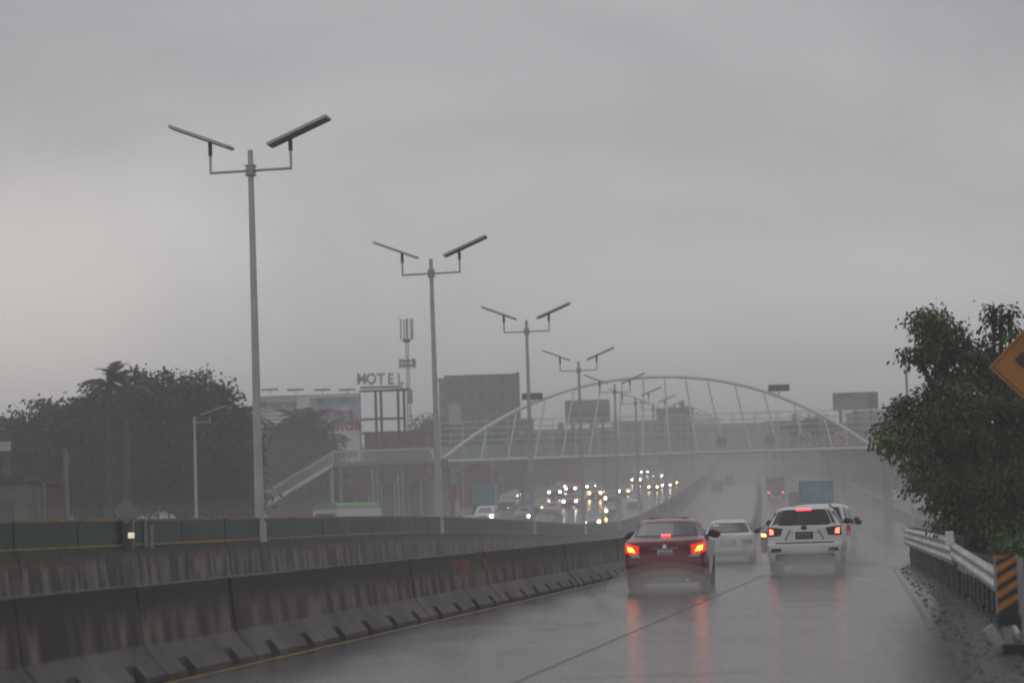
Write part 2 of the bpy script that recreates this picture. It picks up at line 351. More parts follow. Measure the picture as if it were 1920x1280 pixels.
# ------------------------------------------------------------------ median barrier with the green screen
GREEN = mat('dark_green_panel', (.008, .05, .032), .45, var=.4, vscale=1.2)
GREEN2 = mat('green_panel_clean', (.02, .09, .05), .4)
YEL = mat('yellow_reflective_strip', (.30, .19, .03), .5, var=.4, vscale=2)
ORG = mat('orange_band', (.13, .06, .03), .6, var=.6, vscale=2)
MEDT = 1.22
b = MB(); b.prism([(-.12, MEDT), (-.20, .4), (-.32, .2), (-.32, 0), (.32, 0), (.32, .2), (.20, .4), (.12, MEDT)], .012, SEG-.012); MSEG = b.mesh('concrete_segment', CONC2)
b = MB(); b.box(-.03, .03, .03, SEG-.03, MEDT+.001, 1.80); PAN = b.mesh('green_panel', GREEN)
b = MB(); b.box(-.045, .045, .02, SEG-.02, 0, .045); STR = b.mesh('yellow_strip', YEL)
b = MB(); b.box(.168, .172, .1, SEG-.1, .75, 1.0); 
b = MB(); b.add([(.139, .05, 1.06), (.139, SEG-.05, 1.06), (.148, SEG-.05, .95), (.148, .05, .95), (.125, .05, 1.06), (.125, SEG-.05, 1.06), (.13, SEG-.05, .95), (.13, .05, .95)], [(0,3,2,1),(4,5,6,7),(0,1,5,4),(1,2,6,5),(2,3,7,6),(3,0,4,7)]); OB = b.mesh('orange_band', ORG)
b = MB(); b.box(-.04, .04, -.03, .03, MEDT-.02, 1.84); PST = b.mesh('post', GALV)
med = empty('screened_barrier', (D(40)+medoff(40), 40, .012), 0, 'long dark green screen with yellow edge strips on a concrete barrier beside the oncoming lanes', 'barrier')
y = 38.2; i = 0
while y < 640:
    st = SEG*math.cos(head(y))
    s = link('concrete_segment', MSEG, med); place_seg(s, y, medoff, st, med.location)
    if y < 420 or i % 1 == 0:
        p = link('green_panel', PAN, s)
        a = link('yellow_strip', STR, s); a.location.z = 1.80
        a = link('yellow_strip', STR, s); a.location.z = MEDT+.06
        if i % 3 == 0: link('post', PST, s)
        if i in (0, 1, 4, 7, 8): link('orange_band', OB, s)
    y += st; i += 1

# ------------------------------------------------------------------ street lamps on the median
SLAB = mat('lamp_underside', (.10, .105, .08), .5); SLABT = mat('solar_panel_edge', (.45, .46, .46), .35, .5)
def lamp_arm(root, sg):
    a = MB(); a.tube([(sg*.13, 0, 10.72), (sg*1.07, 0, 10.72)], .035, 8); a.tube([(sg*1.07, 0, 10.69), (sg*1.07, 0, 11.2)], .035, 8); arm = a.build('arm', POLE, root, 40)
    k = MB(); k.tube([(0, 0, 0), (0, 0, .36)], .055, 8); k.build('bracket', DARK2, arm, 40, (sg*1.07, 0, 11.17))
    h = MB(); h.box(-.86, .86, -.25, .25, -.035, .035); ho = h.build('lamp_head', SLABT, root); ho.location = (sg*1.30, 0, 11.66); ho.rotation_euler = (0, -sg*R(21.5), 0)
    u = MB(); u.box(-.83, .83, -.235, .235, -.05, -.036); u.build('light_panel', SLAB, ho)
    return arm
DARK2 = mat('dark_bracket', (.06, .06, .062), .5)
LZ = MEDT
def make_lamp(loc, rz, label, group, two=True):
    t = empty('street_lamp', loc, rz, label, 'street lamp', group)
    b = MB(); b.tube([(0, 0, LZ), (0, 0, 3), (0, 0, 10.5), (0, 0, 11.25)], [.125, .112, .073, .068], 14); b.build('pole', POLE, t, 40)
    b = MB(); b.cbox((0, 0, LZ+.02), (.24, .5, .04)); b.tube([(0, 0, LZ+.04), (0, 0, LZ+.5)], .17, 12); b.build('base', POLE, t)
    b = MB(); b.cbox((0, 0, 10.72), (.25, .25, .05)); b.tube([(0, 0, 10.62), (0, 0, 10.84)], .125, 10); b.cbox((0, 0, 10.85), (.25, .25, .03)); b.cbox((0, 0, 10.60), (.25, .25, .03)); b.build('collar', GALV, t)
    lamp_arm(t, 1)
    if two: lamp_arm(t, -1)
    return t
lamps = [(57.0, 'tallest and nearest double armed street lamp, rising behind the near concrete barrier'), (81.6, 'second nearest double armed street lamp on the median, left of the footbridge arch'),
         (105, 'third double armed street lamp, its head above the left flank of the arch'), (130, 'fourth double armed street lamp, its arms just above the arch'),
         (155, 'fifth double armed street lamp, its arms level with the crown of the arch')]
Y0 = 180
while Y0 < 560: lamps.append((Y0, 'small hazy double armed street lamp far along the median behind the arch')); Y0 += 25
proto = None
for Yl, lb in lamps:
    X = D(Yl)+medoff(Yl)+ (0.0); X = {57.0: gx(487, 57), 81.6: gx(824, 81.6), 105: gx(998, 105), 130: gx(1094, 130), 155: gx(1158, 155)}.get(Yl, X)
    loc = (X, Yl, prof(Yl)+.012)
    if proto is None: proto = make_lamp(loc, -head(Yl), lb, 'double armed street lamps along the median'); c = proto
    else: c = copy_tree(proto); c.location = loc; c.rotation_euler = (0, 0, -head(Yl)); 
    for hd_o in c.children:
        if hd_o.name.startswith('lamp_head'): hd_o.rotation_euler.x += rnd.gauss(0, .02); hd_o.rotation_euler.y += rnd.gauss(0, .012)
    c.rotation_euler.x = rnd.gauss(0, .004); c.rotation_euler.y = rnd.gauss(0, .004); c['label'] = lb if not 170 < Yl < 250 else {180: 'sixth double armed street lamp of the median row, seen under the arch', 205: 'seventh double armed street lamp of the median row, hazy under the arch', 230: 'eighth double armed street lamp, just behind the footbridge railings'}[Yl]
LZ = 0
pl = place(368, 126, .0); c = make_lamp(pl, -head(126), 'single armed street lamp in front of the dark trees on the left', None, False)
c.scale = (.84, .84, (at(369, 780, 126).z-pl.z)/11.25)

# ------------------------------------------------------------------ vehicles
def lin(a, b, n): return [a+(b-a)*i/(n-1) for i in range(n)]
class Shape:
    def __init__(s, lv, rc=.22, bow=.10):
        zs = [l[0] for l in lv]; zz = np.linspace(zs[0], zs[-1], 200)
        s.zz = zz; s.t = [np.interp(zz, zs, [l[k] for l in lv]) for k in (1, 2, 3)]
        ker = np.ones(7)/7
        s.t = [np.convolve(np.pad(a, 3, 'edge'), ker, 'valid') for a in s.t]
        s.rc = rc; s.bow = bow; s.z0 = zs[0]; s.z1 = zs[-1]; s.keys = zs
    def W(s, z): return float(np.interp(z, s.zz, s.t[0]))
    def YR(s, z): return float(np.interp(z, s.zz, s.t[1]))
    def YF(s, z): return float(np.interp(z, s.zz, s.t[2]))
    def e(s, x, z):
        w_ = s.W(z); rc = min(s.rc, w_*.6); a = min(abs(x), w_*.9995); r_ = s.bow*(a/w_)**2
        if a > w_-rc: t = (a-(w_-rc))/rc; r_ += rc*.8*(1-math.sqrt(max(0, 1-t*t)))
        return r_
    def ry(s, x, z): return s.YR(z)+s.e(x, z)
    def fy(s, x, z): return s.YF(z)-s.e(x, z)
    def body(s, m):
        b = MB(); zs = sorted(set([round(z, 3) for z in list(s.keys)+list(np.linspace(s.z0, s.z1, 34))])); NR = 21; NS = 9
        rings = []
        for z in zs:
            w_ = s.W(z); ring = []
            xs = [w_*math.sin(t) for t in lin(-math.pi/2, math.pi/2, NR)]
            for x in xs: ring.append((x, s.ry(x, z), z))
            ya, yb = ring[-1][1], s.fy(w_, z)
            for q in lin(ya, yb, NS+2)[1:-1]: ring.append((w_, q, z))
            for x in xs[::-1]: ring.append((x, s.fy(x, z), z))
            for q in lin(yb, ya, NS+2)[1:-1]: ring.append((-w_, q, z))
            rings.append(ring)
        n = len(rings[0])
        for r_ in rings: b.v += r_
        for i in range(len(rings)-1):
            for j in range(n): a = i*n+j; c = i*n+(j+1) % n; b.f.append((a, c, c+n, a+n))
        b.f.append(tuple(range(n-1, -1, -1))); e = (len(rings)-1)*n; b.f.append(tuple(range(e, e+n)))
        return b.mesh('body', m, 32)
    def patch(s, kind, cs, off=.008, n=7, thick=.03, sg=1):
        # cs: bl, br, tr, tl as (x,z) for 'r'/'f' or (y,z) for 's'
        b = MB(); k = n
        def P(u, v, o_):
            a = [cs[0][q]*(1-u)*(1-v)+cs[1][q]*u*(1-v)+cs[2][q]*u*v+cs[3][q]*(1-u)*v for q in (0, 1)]
            if kind == 'r': return (a[0], s.ry(a[0], a[1])-o_, a[1]+o_*.35)
            if kind == 'f': return (a[0], s.fy(a[0], a[1])+o_, a[1]+o_*.35)
            return (sg*(s.W(a[1])+o_), a[0], a[1]+o_*.3)
        for o_ in (off, off-thick):
            for i in range(k):
                for j in range(k): b.v.append(P(i/(k-1), j/(k-1), o_))
        fl = (kind == 'f') or (kind == 's' and sg < 0)
        def q4(a, c, d, e): b.f.append((a, c, d, e) if not fl else (e, d, c, a))
        for i in range(k-1):
            for j in range(k-1): q4(i*k+j, (i+1)*k+j, (i+1)*k+j+1, i*k+j+1)
        KK = k*k
        for i in range(k-1):
            q4(i*k, i*k+KK, (i+1)*k+KK, (i+1)*k); q4((i+1)*k+k-1, (i+1)*k+k-1+KK, i*k+k-1+KK, i*k+k-1)
            q4(i+1, i+1+KK, i+KK, i); q4((k-1)*k+i, (k-1)*k+i+KK, (k-1)*k+i+1+KK, (k-1)*k+i+1)
        return b
def mir(cs): return [(-cs[1][0], cs[1][1]), (-cs[0][0], cs[0][1]), (-cs[3][0], cs[3][1]), (-cs[2][0], cs[2][1])]
WHEELS = {}
def wheel_meshes(r_, wd=.2):
    key = (round(r_, 2), wd)
    if key not in WHEELS:
        b = MB(); prof_ = [(r_*.62, -wd/2), (r_*.92, -wd/2), (r_, -wd*.36), (r_, wd*.36), (r_*.92, wd/2), (r_*.62, wd/2)]; n = 28
        for i in range(n):
            t = 2*math.pi*i/n
            for rr_, x in prof_: b.v.append((x, rr_*math.cos(t), rr_*math.sin(t)))
        m_ = len(prof_)
        for i in range(n):
            for j in range(m_-1): a = i*m_+j; c = ((i+1) % n)*m_+j; b.f.append((a, a+1, c+1, c))
        ty = b.mesh('tyre', RUB, 40)
        b = MB(); b.tube([(-wd*.38, 0, 0), (wd*.38, 0, 0)], r_*.63, 24)
        for k in range(5):
            t = 2*math.pi*k/5; b.beam((wd*.40, 0, 0), (wd*.40, r_*.6*math.cos(t), r_*.6*math.sin(t)), .05, .03)
            b.beam((-wd*.40, 0, 0), (-wd*.40, r_*.6*math.cos(t), r_*.6*math.sin(t)), .05, .03)
        WHEELS[key] = (ty, b.mesh('rim', RIM))
    return WHEELS[key]
def add_wheel(t, x, y, r_, wd=.2):
    ty, ri = wheel_meshes(r_, wd); wl = link('wheel', ty, t, (x, y, r_)); link('rim', ri, wl); return wl
SED = [(.17, .70, .30, 4.15), (.24, .80, .10, 4.33), (.34, .835, .03, 4.40), (.56, .845, 0, 4.45), (.60, .847, .02, 4.45), (.74, .85, .05, 4.42), (.84, .85, .05, 4.25), (.93, .845, .04, 3.85), (1.0, .835, .05, 3.35),
       (1.06, .81, .10, 3.12), (1.09, .775, .33, 3.02), (1.12, .745, .52, 2.95), (1.42, .60, 1.12, 2.36), (1.47, .56, 1.32, 2.15), (1.50, .48, 1.55, 1.98), (1.515, .30, 1.7, 1.85)]
BOXSED = [(.18, .68, .2, 4.1), (.24, .76, .05, 4.22), (.34, .80, 0, 4.25), (.46, .81, .0, 4.25), (.50, .805, .06, 4.2), (.70, .81, .06, 4.15), (.84, .81, .08, 3.9), (.89, .80, .12, 3.2), (.92, .78, .42, 3.0), (.95, .76, .52, 2.92),
          (1.27, .60, .98, 2.3), (1.33, .57, 1.15, 2.15), (1.365, .50, 1.35, 2.0), (1.38, .3, 1.5, 1.85)]
SUV = [(.22, .74, .30, 4.5), (.30, .88, .10, 4.7), (.42, .925, .02, 4.76), (.60, .94, 0, 4.78), (.74, .945, .01, 4.78), (.78, .945, .06, 4.76), (1.0, .945, .10, 4.6), (1.14, .93, .12, 4.1), (1.20, .905, .14, 3.65),
       (1.24, .88, .17, 3.5), (1.56, .72, .36, 2.75), (1.62, .685, .36, 2.5), (1.66, .63, .50, 2.3), (1.685, .5, .8, 2.1), (1.69, .3, 1.0, 1.9)]
VAN = [(.22, .78, .25, 4.7), (.30, .90, .08, 4.9), (.45, .94, .02, 5.0), (.80, .95, .0, 5.0), (1.0, .95, .03, 4.7), (1.08, .945, .06, 4.2), (1.14, .93, .08, 4.0), (1.62, .80, .22, 3.2), (1.70, .76, .25, 3.0), (1.75, .70, .34, 2.8), (1.775, .5, .6, 2.5), (1.78, .3, .8, 2.2)]
HATCH = [(.18, .70, .2, 3.7), (.26, .79, .05, 3.85), (.40, .82, 0, 3.9), (.60, .83, 0, 3.9), (.80, .83, .05, 3.7), (.92, .82, .08, 3.3), (.98, .79, .12, 3.05), (1.38, .62, .42, 2.3), (1.44, .58, .5, 2.1), (1.48, .48, .75, 1.9), (1.49, .3, 1.0, 1.7)]
SHAPES = dict(sedan=Shape(SED), boxsedan=Shape(BOXSED, .14, .05), suv=Shape(SUV, .24, .12), van=Shape(VAN, .18, .07), hatch=Shape(HATCH, .24, .12))
DIM = dict(sedan=(.84, .90, 3.52, .31, .74, 1.12, 1.40), boxsedan=(.80, .86, 3.35, .28, .70, .95, 1.25), suv=(.93, .95, 3.75, .36, .80, 1.25, 1.55), van=(.94, .95, 4.0, .35, .80, 1.15, 1.60), hatch=(.82, .70, 3.15, .30, .68, 1.0, 1.36))
BM = {}
def basic_car(t, kind, paint, glass=GLASS):
    S = SHAPES[kind]; hw, wy0, wy1, wr, ww, b0, b1 = DIM[kind]
    if kind not in BM: BM[kind] = S.body(None)
    me = BM[kind].copy(); me.materials.clear(); me.materials.append(paint); body = link('body', me, t)
    for sg in (1, -1):
        for wy in (wy0, wy1):
            arc = MB(); x = S.W(.45)+.004; nn = 14
            for q in range(nn+1):
                a = math.pi*q/nn; zz_ = max(.2, wr+(wr+.05)*math.sin(a)); arc.v += [(sg*(S.W(zz_)+.006), wy+(wr+.05)*math.cos(a), zz_), (sg*(S.W(zz_)-.05), wy+(wr+.05)*math.cos(a), zz_)]
            k = len(arc.v); arc.f.append(tuple(range(0, k, 2)) if sg > 0 else tuple(range(0, k, 2))[::-1])
            for q in range(nn): arc.f.append((2*q, 2*q+1, 2*q+3, 2*q+2))
            arc.build('wheel_arch', DARK, t)
            add_wheel(t, sg*(S.W(.35)-.085), wy, wr)
        # side glass: front and rear door
        r0_ = S.YR(b0)+.12; f0 = S.YF(b0)-.10; r1_ = S.YR(b1)+.12; f1 = S.YF(b1)-.10; mid = (r1_+f1)/2+.1
        S.patch('s', [(r0_+.2, b0), (mid-.04, b0), (mid-.04, b1), (r1_+.08, b1)], .006, 5, sg=sg).build('side_window', glass, t)
        S.patch('s', [(mid+.04, b0), (f0-.12, b0), (f1-.06, b1), (mid+.04, b1)], .006, 5, sg=sg).build('side_window', glass, t)
        mr_ = MB(); my = f0-.25; mr_.ball((sg*(S.W(b0)+.14), my, b0+.03), (.11, .06, .085), 10, 6); mr_.beam((sg*(S.W(b0)-.02), my, b0-.01), (sg*(S.W(b0)+.1), my, b0), .04, .04)
        mr_.build('mirror', DARK if kind != 'hatch' else paint, t, 50)
    wd = S.W(b0)-.07; wt = S.W(b1)-.06
    S.patch('f', [(-wd, b0-.02), (wd, b0-.02), (wt, b1), (-wt, b1)], .006, 7).build('windscreen', glass, t)
    return S, body
def rear_glass(t, S, z0, z1, ins0, ins1, glass, trim=None):
    w0 = S.W(z0)-ins0; w1 = S.W(z1)-ins1
    if trim: S.patch('r', [(-w0-.03, z0-.03), (w0+.03, z0-.03), (w1+.03, z1+.025), (-w1-.03, z1+.025)], .005, 9).build('window_trim', trim, t)
    return S.patch('r', [(-w0, z0), (w0, z0), (w1, z1), (-w1, z1)], .012, 9).build('rear_window', glass, t)
def plate(t, S, z0, z1, hw=.155, x=0, m=PLATE):
    p = S.patch('r', [(x-hw, z0), (x+hw, z0), (x+hw, z1), (x-hw, z1)], .02, 4).build('licence_plate', m, t)
    c = MB(); zc = (z0+z1)/2-.01; h = (z1-z0)*.5
    for k in range(7):
        xx = x-hw*.78+k*hw*.26; yy = S.ry(xx, zc)-.026
        c.cbox((xx, yy, zc), (.018, .006, h)); c.cbox((xx+.012, yy, zc+(h*.4 if k % 2 else -h*.4)), (.03, .006, .016))
    c.build('plate_characters', PCHAR, p)

RED = mat('maroon_car_paint', (.19, .014, .020), .32, .25, coat=.8)
t = empty('red_sedan', (gx(1243, 47.2, 1040), 46.6, .014), -R(7.6), 'dark red sedan braking with its rear lamps lit, nearest vehicle on the wet road', 'car')
S, body = basic_car(t, 'sedan', RED, GLASS)
rear_glass(t, S, 1.145, 1.40, .10, .075, GLASS2, DARK)
S.patch('r', [(-.83, .16), (.83, .16), (.83, .33), (-.83, .33)], .010, 11).build('lower_valance', DARK, t)
S.patch('r', [(-.62, .577), (.62, .577), (.62, .587), (-.62, .587)], .004, 9).build('bumper_seam', DARK, t)
for sg in (1, -1):
    f = (lambda c: c) if sg > 0 else mir
    tl = S.patch('r', f([(.56, .72), (.845, .80), (.835, 1.01), (.53, .93)]), .016, 8).build('taillight', LENS_GLOW, t)
    S.patch('r', f([(.62, .80), (.77, .83), (.79, .93), (.68, .90)]), .024, 6).build('brake_lamp', BRAKE_HOT, tl)
    S.patch('r', f([(.50, .70), (.70, .70), (.74, .755), (.55, .755)]), .020, 5).build('reverse_lens', LENS_CLEAR, tl)
    S.patch('r', f([(.52, .35), (.74, .36), (.74, .42), (.52, .41)]), .008, 4).build('reflector', LENS_OFF, t)
    S.patch('r', f([(.545, .60), (.551, .60), (.535, 1.03), (.529, 1.03)]), .004, 5).build('boot_seam', DARK, t)
    b = MB(); b.ball((0, 0, 0), (.12, .07, .09), 12, 7); b.beam((-sg*.18, 0, -.03), (0, 0, -.01), .05, .05); b.build('mirror', RED, t, 50, (sg*(S.W(1.1)+.17), 2.75, 1.13))
S.patch('r', [(-.53, .955), (.53, .955), (.53, .985), (-.53, .985)], .022, 9).build('boot_lip', RED, t)
S.patch('r', [(-.30, .862), (.30, .862), (.28, .885), (-.28, .885)], .022, 5).build('trim_strip', CHROME, t)
b = MB(); b.tube([(0, S.ry(0, .92)-.03, .925), (0, S.ry(0, .92)-.005, .925)], .045, 14); b.build('emblem', CHROME, t)
S.patch('r', [(-.10, 1.125), (.10, 1.125), (.10, 1.162), (-.10, 1.162)], .03, 4).build('high_brake_lamp', BAR_RED, t)
plate(t, S, .735, .845)
b = MB(); b.tube([(.45, .12, .22), (.45, .02, .22)], .03, 10); b.build('exhaust_pipe', CHROME, t)

WHT = mat('white_car_paint', (.74, .75, .76), .3, coat=.6, var=.08, vscale=2)
WHT2 = mat('old_white_paint', (.70, .70, .69), .4, coat=.3, var=.15, vscale=2)
t = empty('white_compact_sedan', (gx(1366, 73, 1030), 73, .012+prof(73)), -R(7.2), 'boxy old white sedan between the red sedan and the white suv', 'car')
S, body = basic_car(t, 'boxsedan', WHT2, GLASS)
rear_glass(t, S, .985, 1.25, .09, .07, GLASS2, DARK)
S.patch('r', [(-.78, .20), (.78, .20), (.80, .34), (-.80, .34)], .012, 9).build('lower_valance', DARK, t)
S.patch('r', [(-.79, .50), (.79, .50), (.79, .515), (-.79, .515)], .02, 9).build('bumper_strip', DARK, t)
for sg in (1, -1):
    f = (lambda c: c) if sg > 0 else mir
    S.patch('r', f([(.42, .56), (.775, .56), (.775, .72), (.42, .72)]), .014, 5).build('taillight', LENS_OFF, t)
S.patch('r', [(-.26, .53), (.26, .53), (.26, .72), (-.26, .72)], .006, 5).build('plate_recess', mat('shaded_grey', (.22, .22, .22), .5), t)
plate(t, S, .56, .68)
S.patch('r', [(-.5, 1.17), (-.3, 1.17), (-.3, 1.23), (-.5, 1.23)], .02, 4).build('window_sticker', PLATE, t)
S.patch('r', [(.46, .42), (.58, .41), (.57, .47), (.48, .47)], .012, 4).build('bumper_dent', DARK2, t)

t = empty('white_suv', (gx(1505, 57, 1030), 56.6, .012), -R(9.6), 'white suv with its high brake bar lit, right of the red sedan', 'suv')
S, body = basic_car(t, 'suv', WHT, GLASS)
rear_glass(t, S, 1.245, 1.565, .10, .07, GLASS, DARK)
S.patch('r', [(-.19, 1.575), (.19, 1.575), (.19, 1.615), (-.19, 1.615)], .05, 4).build('high_brake_lamp', BAR_RED, t)
S.patch('r', [(-.62, 1.60), (.62, 1.60), (.60, 1.65), (-.60, 1.65)], .035, 7).build('roof_spoiler', WHT, t)
S.patch('r', [(-.90, .22), (.90, .22), (.90, .50), (-.90, .50)], .012, 11).build('lower_valance', DARK, t)
S.patch('r', [(-.74, .50), (.74, .50), (.80, .545), (-.80, .545)], .02, 9).build('skid_strip', mat('silver_trim', (.5, .5, .51), .35, .3), t)
S.patch('r', [(-.72, .765), (.72, .765), (.74, .79), (-.74, .79)], .012, 9).build('bumper_seam', DARK2, t)
for sg in (1, -1):
    f = (lambda c: c) if sg > 0 else mir
    tl = S.patch('r', f([(.60, .96), (.93, .94), (.925, 1.19), (.54, 1.14)]), .014, 8).build('taillight', LENS_OFF, t)
    S.patch('r', f([(.77, 1.0), (.875, .99), (.88, 1.13), (.79, 1.11)]), .022, 5).build('brake_lamp', BRAKE_RED, tl)
    S.patch('r', f([(.58, .55), (.86, .55), (.82, .64), (.60, .64)]), .012, 5).build('fog_lamp_recess', DARK, t)
    S.patch('r', f([(.47, .85), (.50, .85), (.36, 1.10), (.33, 1.10)]), .010, 5).build('recess_edge', DARK2, t)
S.patch('r', [(-.36, 1.05), (.36, 1.05), (.36, 1.075), (-.36, 1.075)], .02, 5).build('handle_bar', CHROME, t)
S.patch('r', [(-.22, .865), (.22, .865), (.22, 1.05), (-.22, 1.05)], .008, 5).build('plate_recess', DARK, t)
plate(t, S, .89, 1.02, .165, 0, mat('plate_dull', (.16, .16, .16), .5))
b = MB(); b.tube([(0, S.ry(0, 1.15)-.02, 1.15), (0, S.ry(0, 1.15)-.005, 1.15)], .06, 16); e = b.build('emblem', DARK2, t); e.scale = (1.3, 1, 1)
for sg in (1, -1):
    b = MB(); b.tube([(sg*.66, .7, 1.66), (sg*.62, .8, 1.72), (sg*.62, 2.4, 1.72), (sg*.66, 2.5, 1.66)], .02, 6); b.build('roof_rail', GALV, t)
b = MB(); b.ball((0, 1.0, 1.70), (.02, .09, .05), 8, 5); b.build('antenna_fin', WHT, t)

t = empty('white_minivan', (gx(1537, 68, 1020), 68, .012), -R(10.6), 'white minivan with black rear glass mostly hidden behind the white suv', 'van')
S, body = basic_car(t, 'van', WHT, GLASS)
rear_glass(t, S, 1.15, 1.64, .06, .03, GLASS, DARK)
for sg in (1, -1):
    f = (lambda c: c) if sg > 0 else mir
    S.patch('r', f([(.80, .80), (.94, .80), (.94, 1.12), (.82, 1.12)]), .014, 5).build('taillight', LENS, t)
    b = MB(); b.cbox((0, 0, 0), (.14, .08, .15)); b.beam((-sg*.2, 0, -.04), (0, 0, 0), .05, .05); b.build('mirror', DARK, t, 0, (sg*(S.W(1.2)+.10), 3.6, 1.27))
S.patch('r', [(-.93, .22), (.93, .22), (.93, .45), (-.93, .45)], .012, 9).build('lower_valance', DARK, t)
S.patch('r', [(-.30, .60), (.30, .60), (.30, .76), (-.30, .76)], .008, 5).build('plate_recess', DARK, t)
plate(t, S, .62, .74)
b = MB(); b.tube([(.30, 1.2, 1.77), (.32, 1.2, 1.95)], .01, 6); b.build('aerial', DARK, t)

CARP = {}
def paint(n, c, r_=.32): return mat('car_paint_'+n, c, r_, .1, coat=.6)
P_DARK = paint('charcoal', (.03, .032, .035)); P_GREY = paint('grey', (.16, .165, .17)); P_SIL = paint('silver', (.38, .39, .40)); P_BLUE = paint('blue', (.03, .06, .13)); P_RED = paint('red', (.22, .02, .02)); P_TAN = paint('tan', (.30, .25, .18)); P_GRN = paint('green', (.05, .16, .06))
NM = dict(sedan='sedan_car', boxsedan='sedan_car', suv='suv_car', van='van', hatch='hatchback_car')
def going(kind, x, Y, pt, label, lit=None, hd=None, X=None, glass=GLASS, group=None, cat='car'):
    X = gx(x, Y, 930) if X is None else X
    t = empty(NM[kind], (X, Y, G(X, Y)+.014), -(head(Y) if hd is None else hd), label, cat, group)
    S, _ = basic_car(t, kind, pt, glass); hw, _, _, _, _, b0, b1 = DIM[kind]
    rear_glass(t, S, b0+.02, b1, .09, .07, glass)
    for sg in (1, -1):
        f = (lambda c: c) if sg > 0 else mir
        zt = b0-.30
        S.patch('r', f([(hw-.30, zt), (hw-.01, zt), (hw-.01, zt+.18), (hw-.30, zt+.18)]), .015, 5).build('taillight', lit or LENS_OFF, t)
    plate(t, S, .58, .69)
    return t
def coming(kind, x, Y, pt, label, lit=HEADW, X=None, group='cars coming the other way in the rain', cat='car', one=False, hd=None):
    X = gx(x, Y, 930) if X is None else X
    hdg = head(Y) if hd is None else hd
    t = empty(NM[kind], (X, Y, G(X, Y)+.014), math.pi-hdg, label, cat, group)
    S, _ = basic_car(t, kind, pt); hw, _, _, _, _, b0, b1 = DIM[kind]
    L_ = S.YF(.5); t.location += Vector((math.sin(hdg)*L_, math.cos(hdg)*L_, 0))
    z_ = .62 if kind not in ('suv', 'van') else .78
    for sg in (1, -1):
        f = (lambda c: c) if sg > 0 else mir
        hl = S.patch('f', f([(hw-.36, z_-.05), (hw-.06, z_-.05), (hw-.08, z_+.10), (hw-.36, z_+.08)]), .012, 5).build('headlight', HEADO, t)
        if lit and not (one and sg > 0):
            b = MB(); yy = S.fy(hw-.2, z_+.01); b.tube([(sg*(hw-.2), yy-.02, z_+.02), (sg*(hw-.2), yy+.045, z_+.02)], .13, 12); b.build('lamp', lit, hl)
    S.patch('f', [(-.42, z_-.10), (.42, z_-.10), (.42, z_+.06), (-.42, z_+.06)], .008, 5).build('grille', DARK, t)
    S.patch('f', [(-.6, .26), (.6, .26), (.6, .36), (-.6, .36)], .008, 5).build('lower_grille', DARK, t)
    return t
# ours and the bus lanes, going away
going('sedan', 1456, 106, P_DARK, 'charcoal sedan with one amber lamp showing left of the white suv', LENS_OFF)
t = bpy.data.objects['sedan_car']; S = SHAPES['sedan']
S.patch('r', mir([(.56, .76), (.80, .78), (.80, .92), (.58, .90)]), .03, 5).build('turn_lamp', AMBER, t)
going('suv', 1345, 350, P_DARK, 'small dark suv in the empty bus lanes left of the divider', LENS_OFF, group='cars far along the bus lanes')
going('hatch', 1369, 398, P_RED, 'small reddish hatchback far up the bus lanes', LENS, group='cars far along the bus lanes')
going('sedan', 1365, 590, P_GREY, 'very far sedan with bright red lamps near the crest of the bus lanes', BRAKE_RED, group='cars far along the bus lanes')
going('suv', 1424, 470, P_SIL, 'far silver suv climbing the slope left of the yellow truck', LENS)
# service road on the right
going('boxsedan', 1674, 258, WHT, 'white sedan parked on the service road beyond the right wall, nearer one', LENS_OFF, group='white cars on the right service road')
going('van', 1622, 345, WHT, 'white van farther up the right service road beside the tree', LENS_OFF, group='white cars on the right service road')
going('sedan', 1735, 190, P_DARK, 'dark car under the roadside tree behind the guard rail', LENS_OFF, group='cars under the right tree')

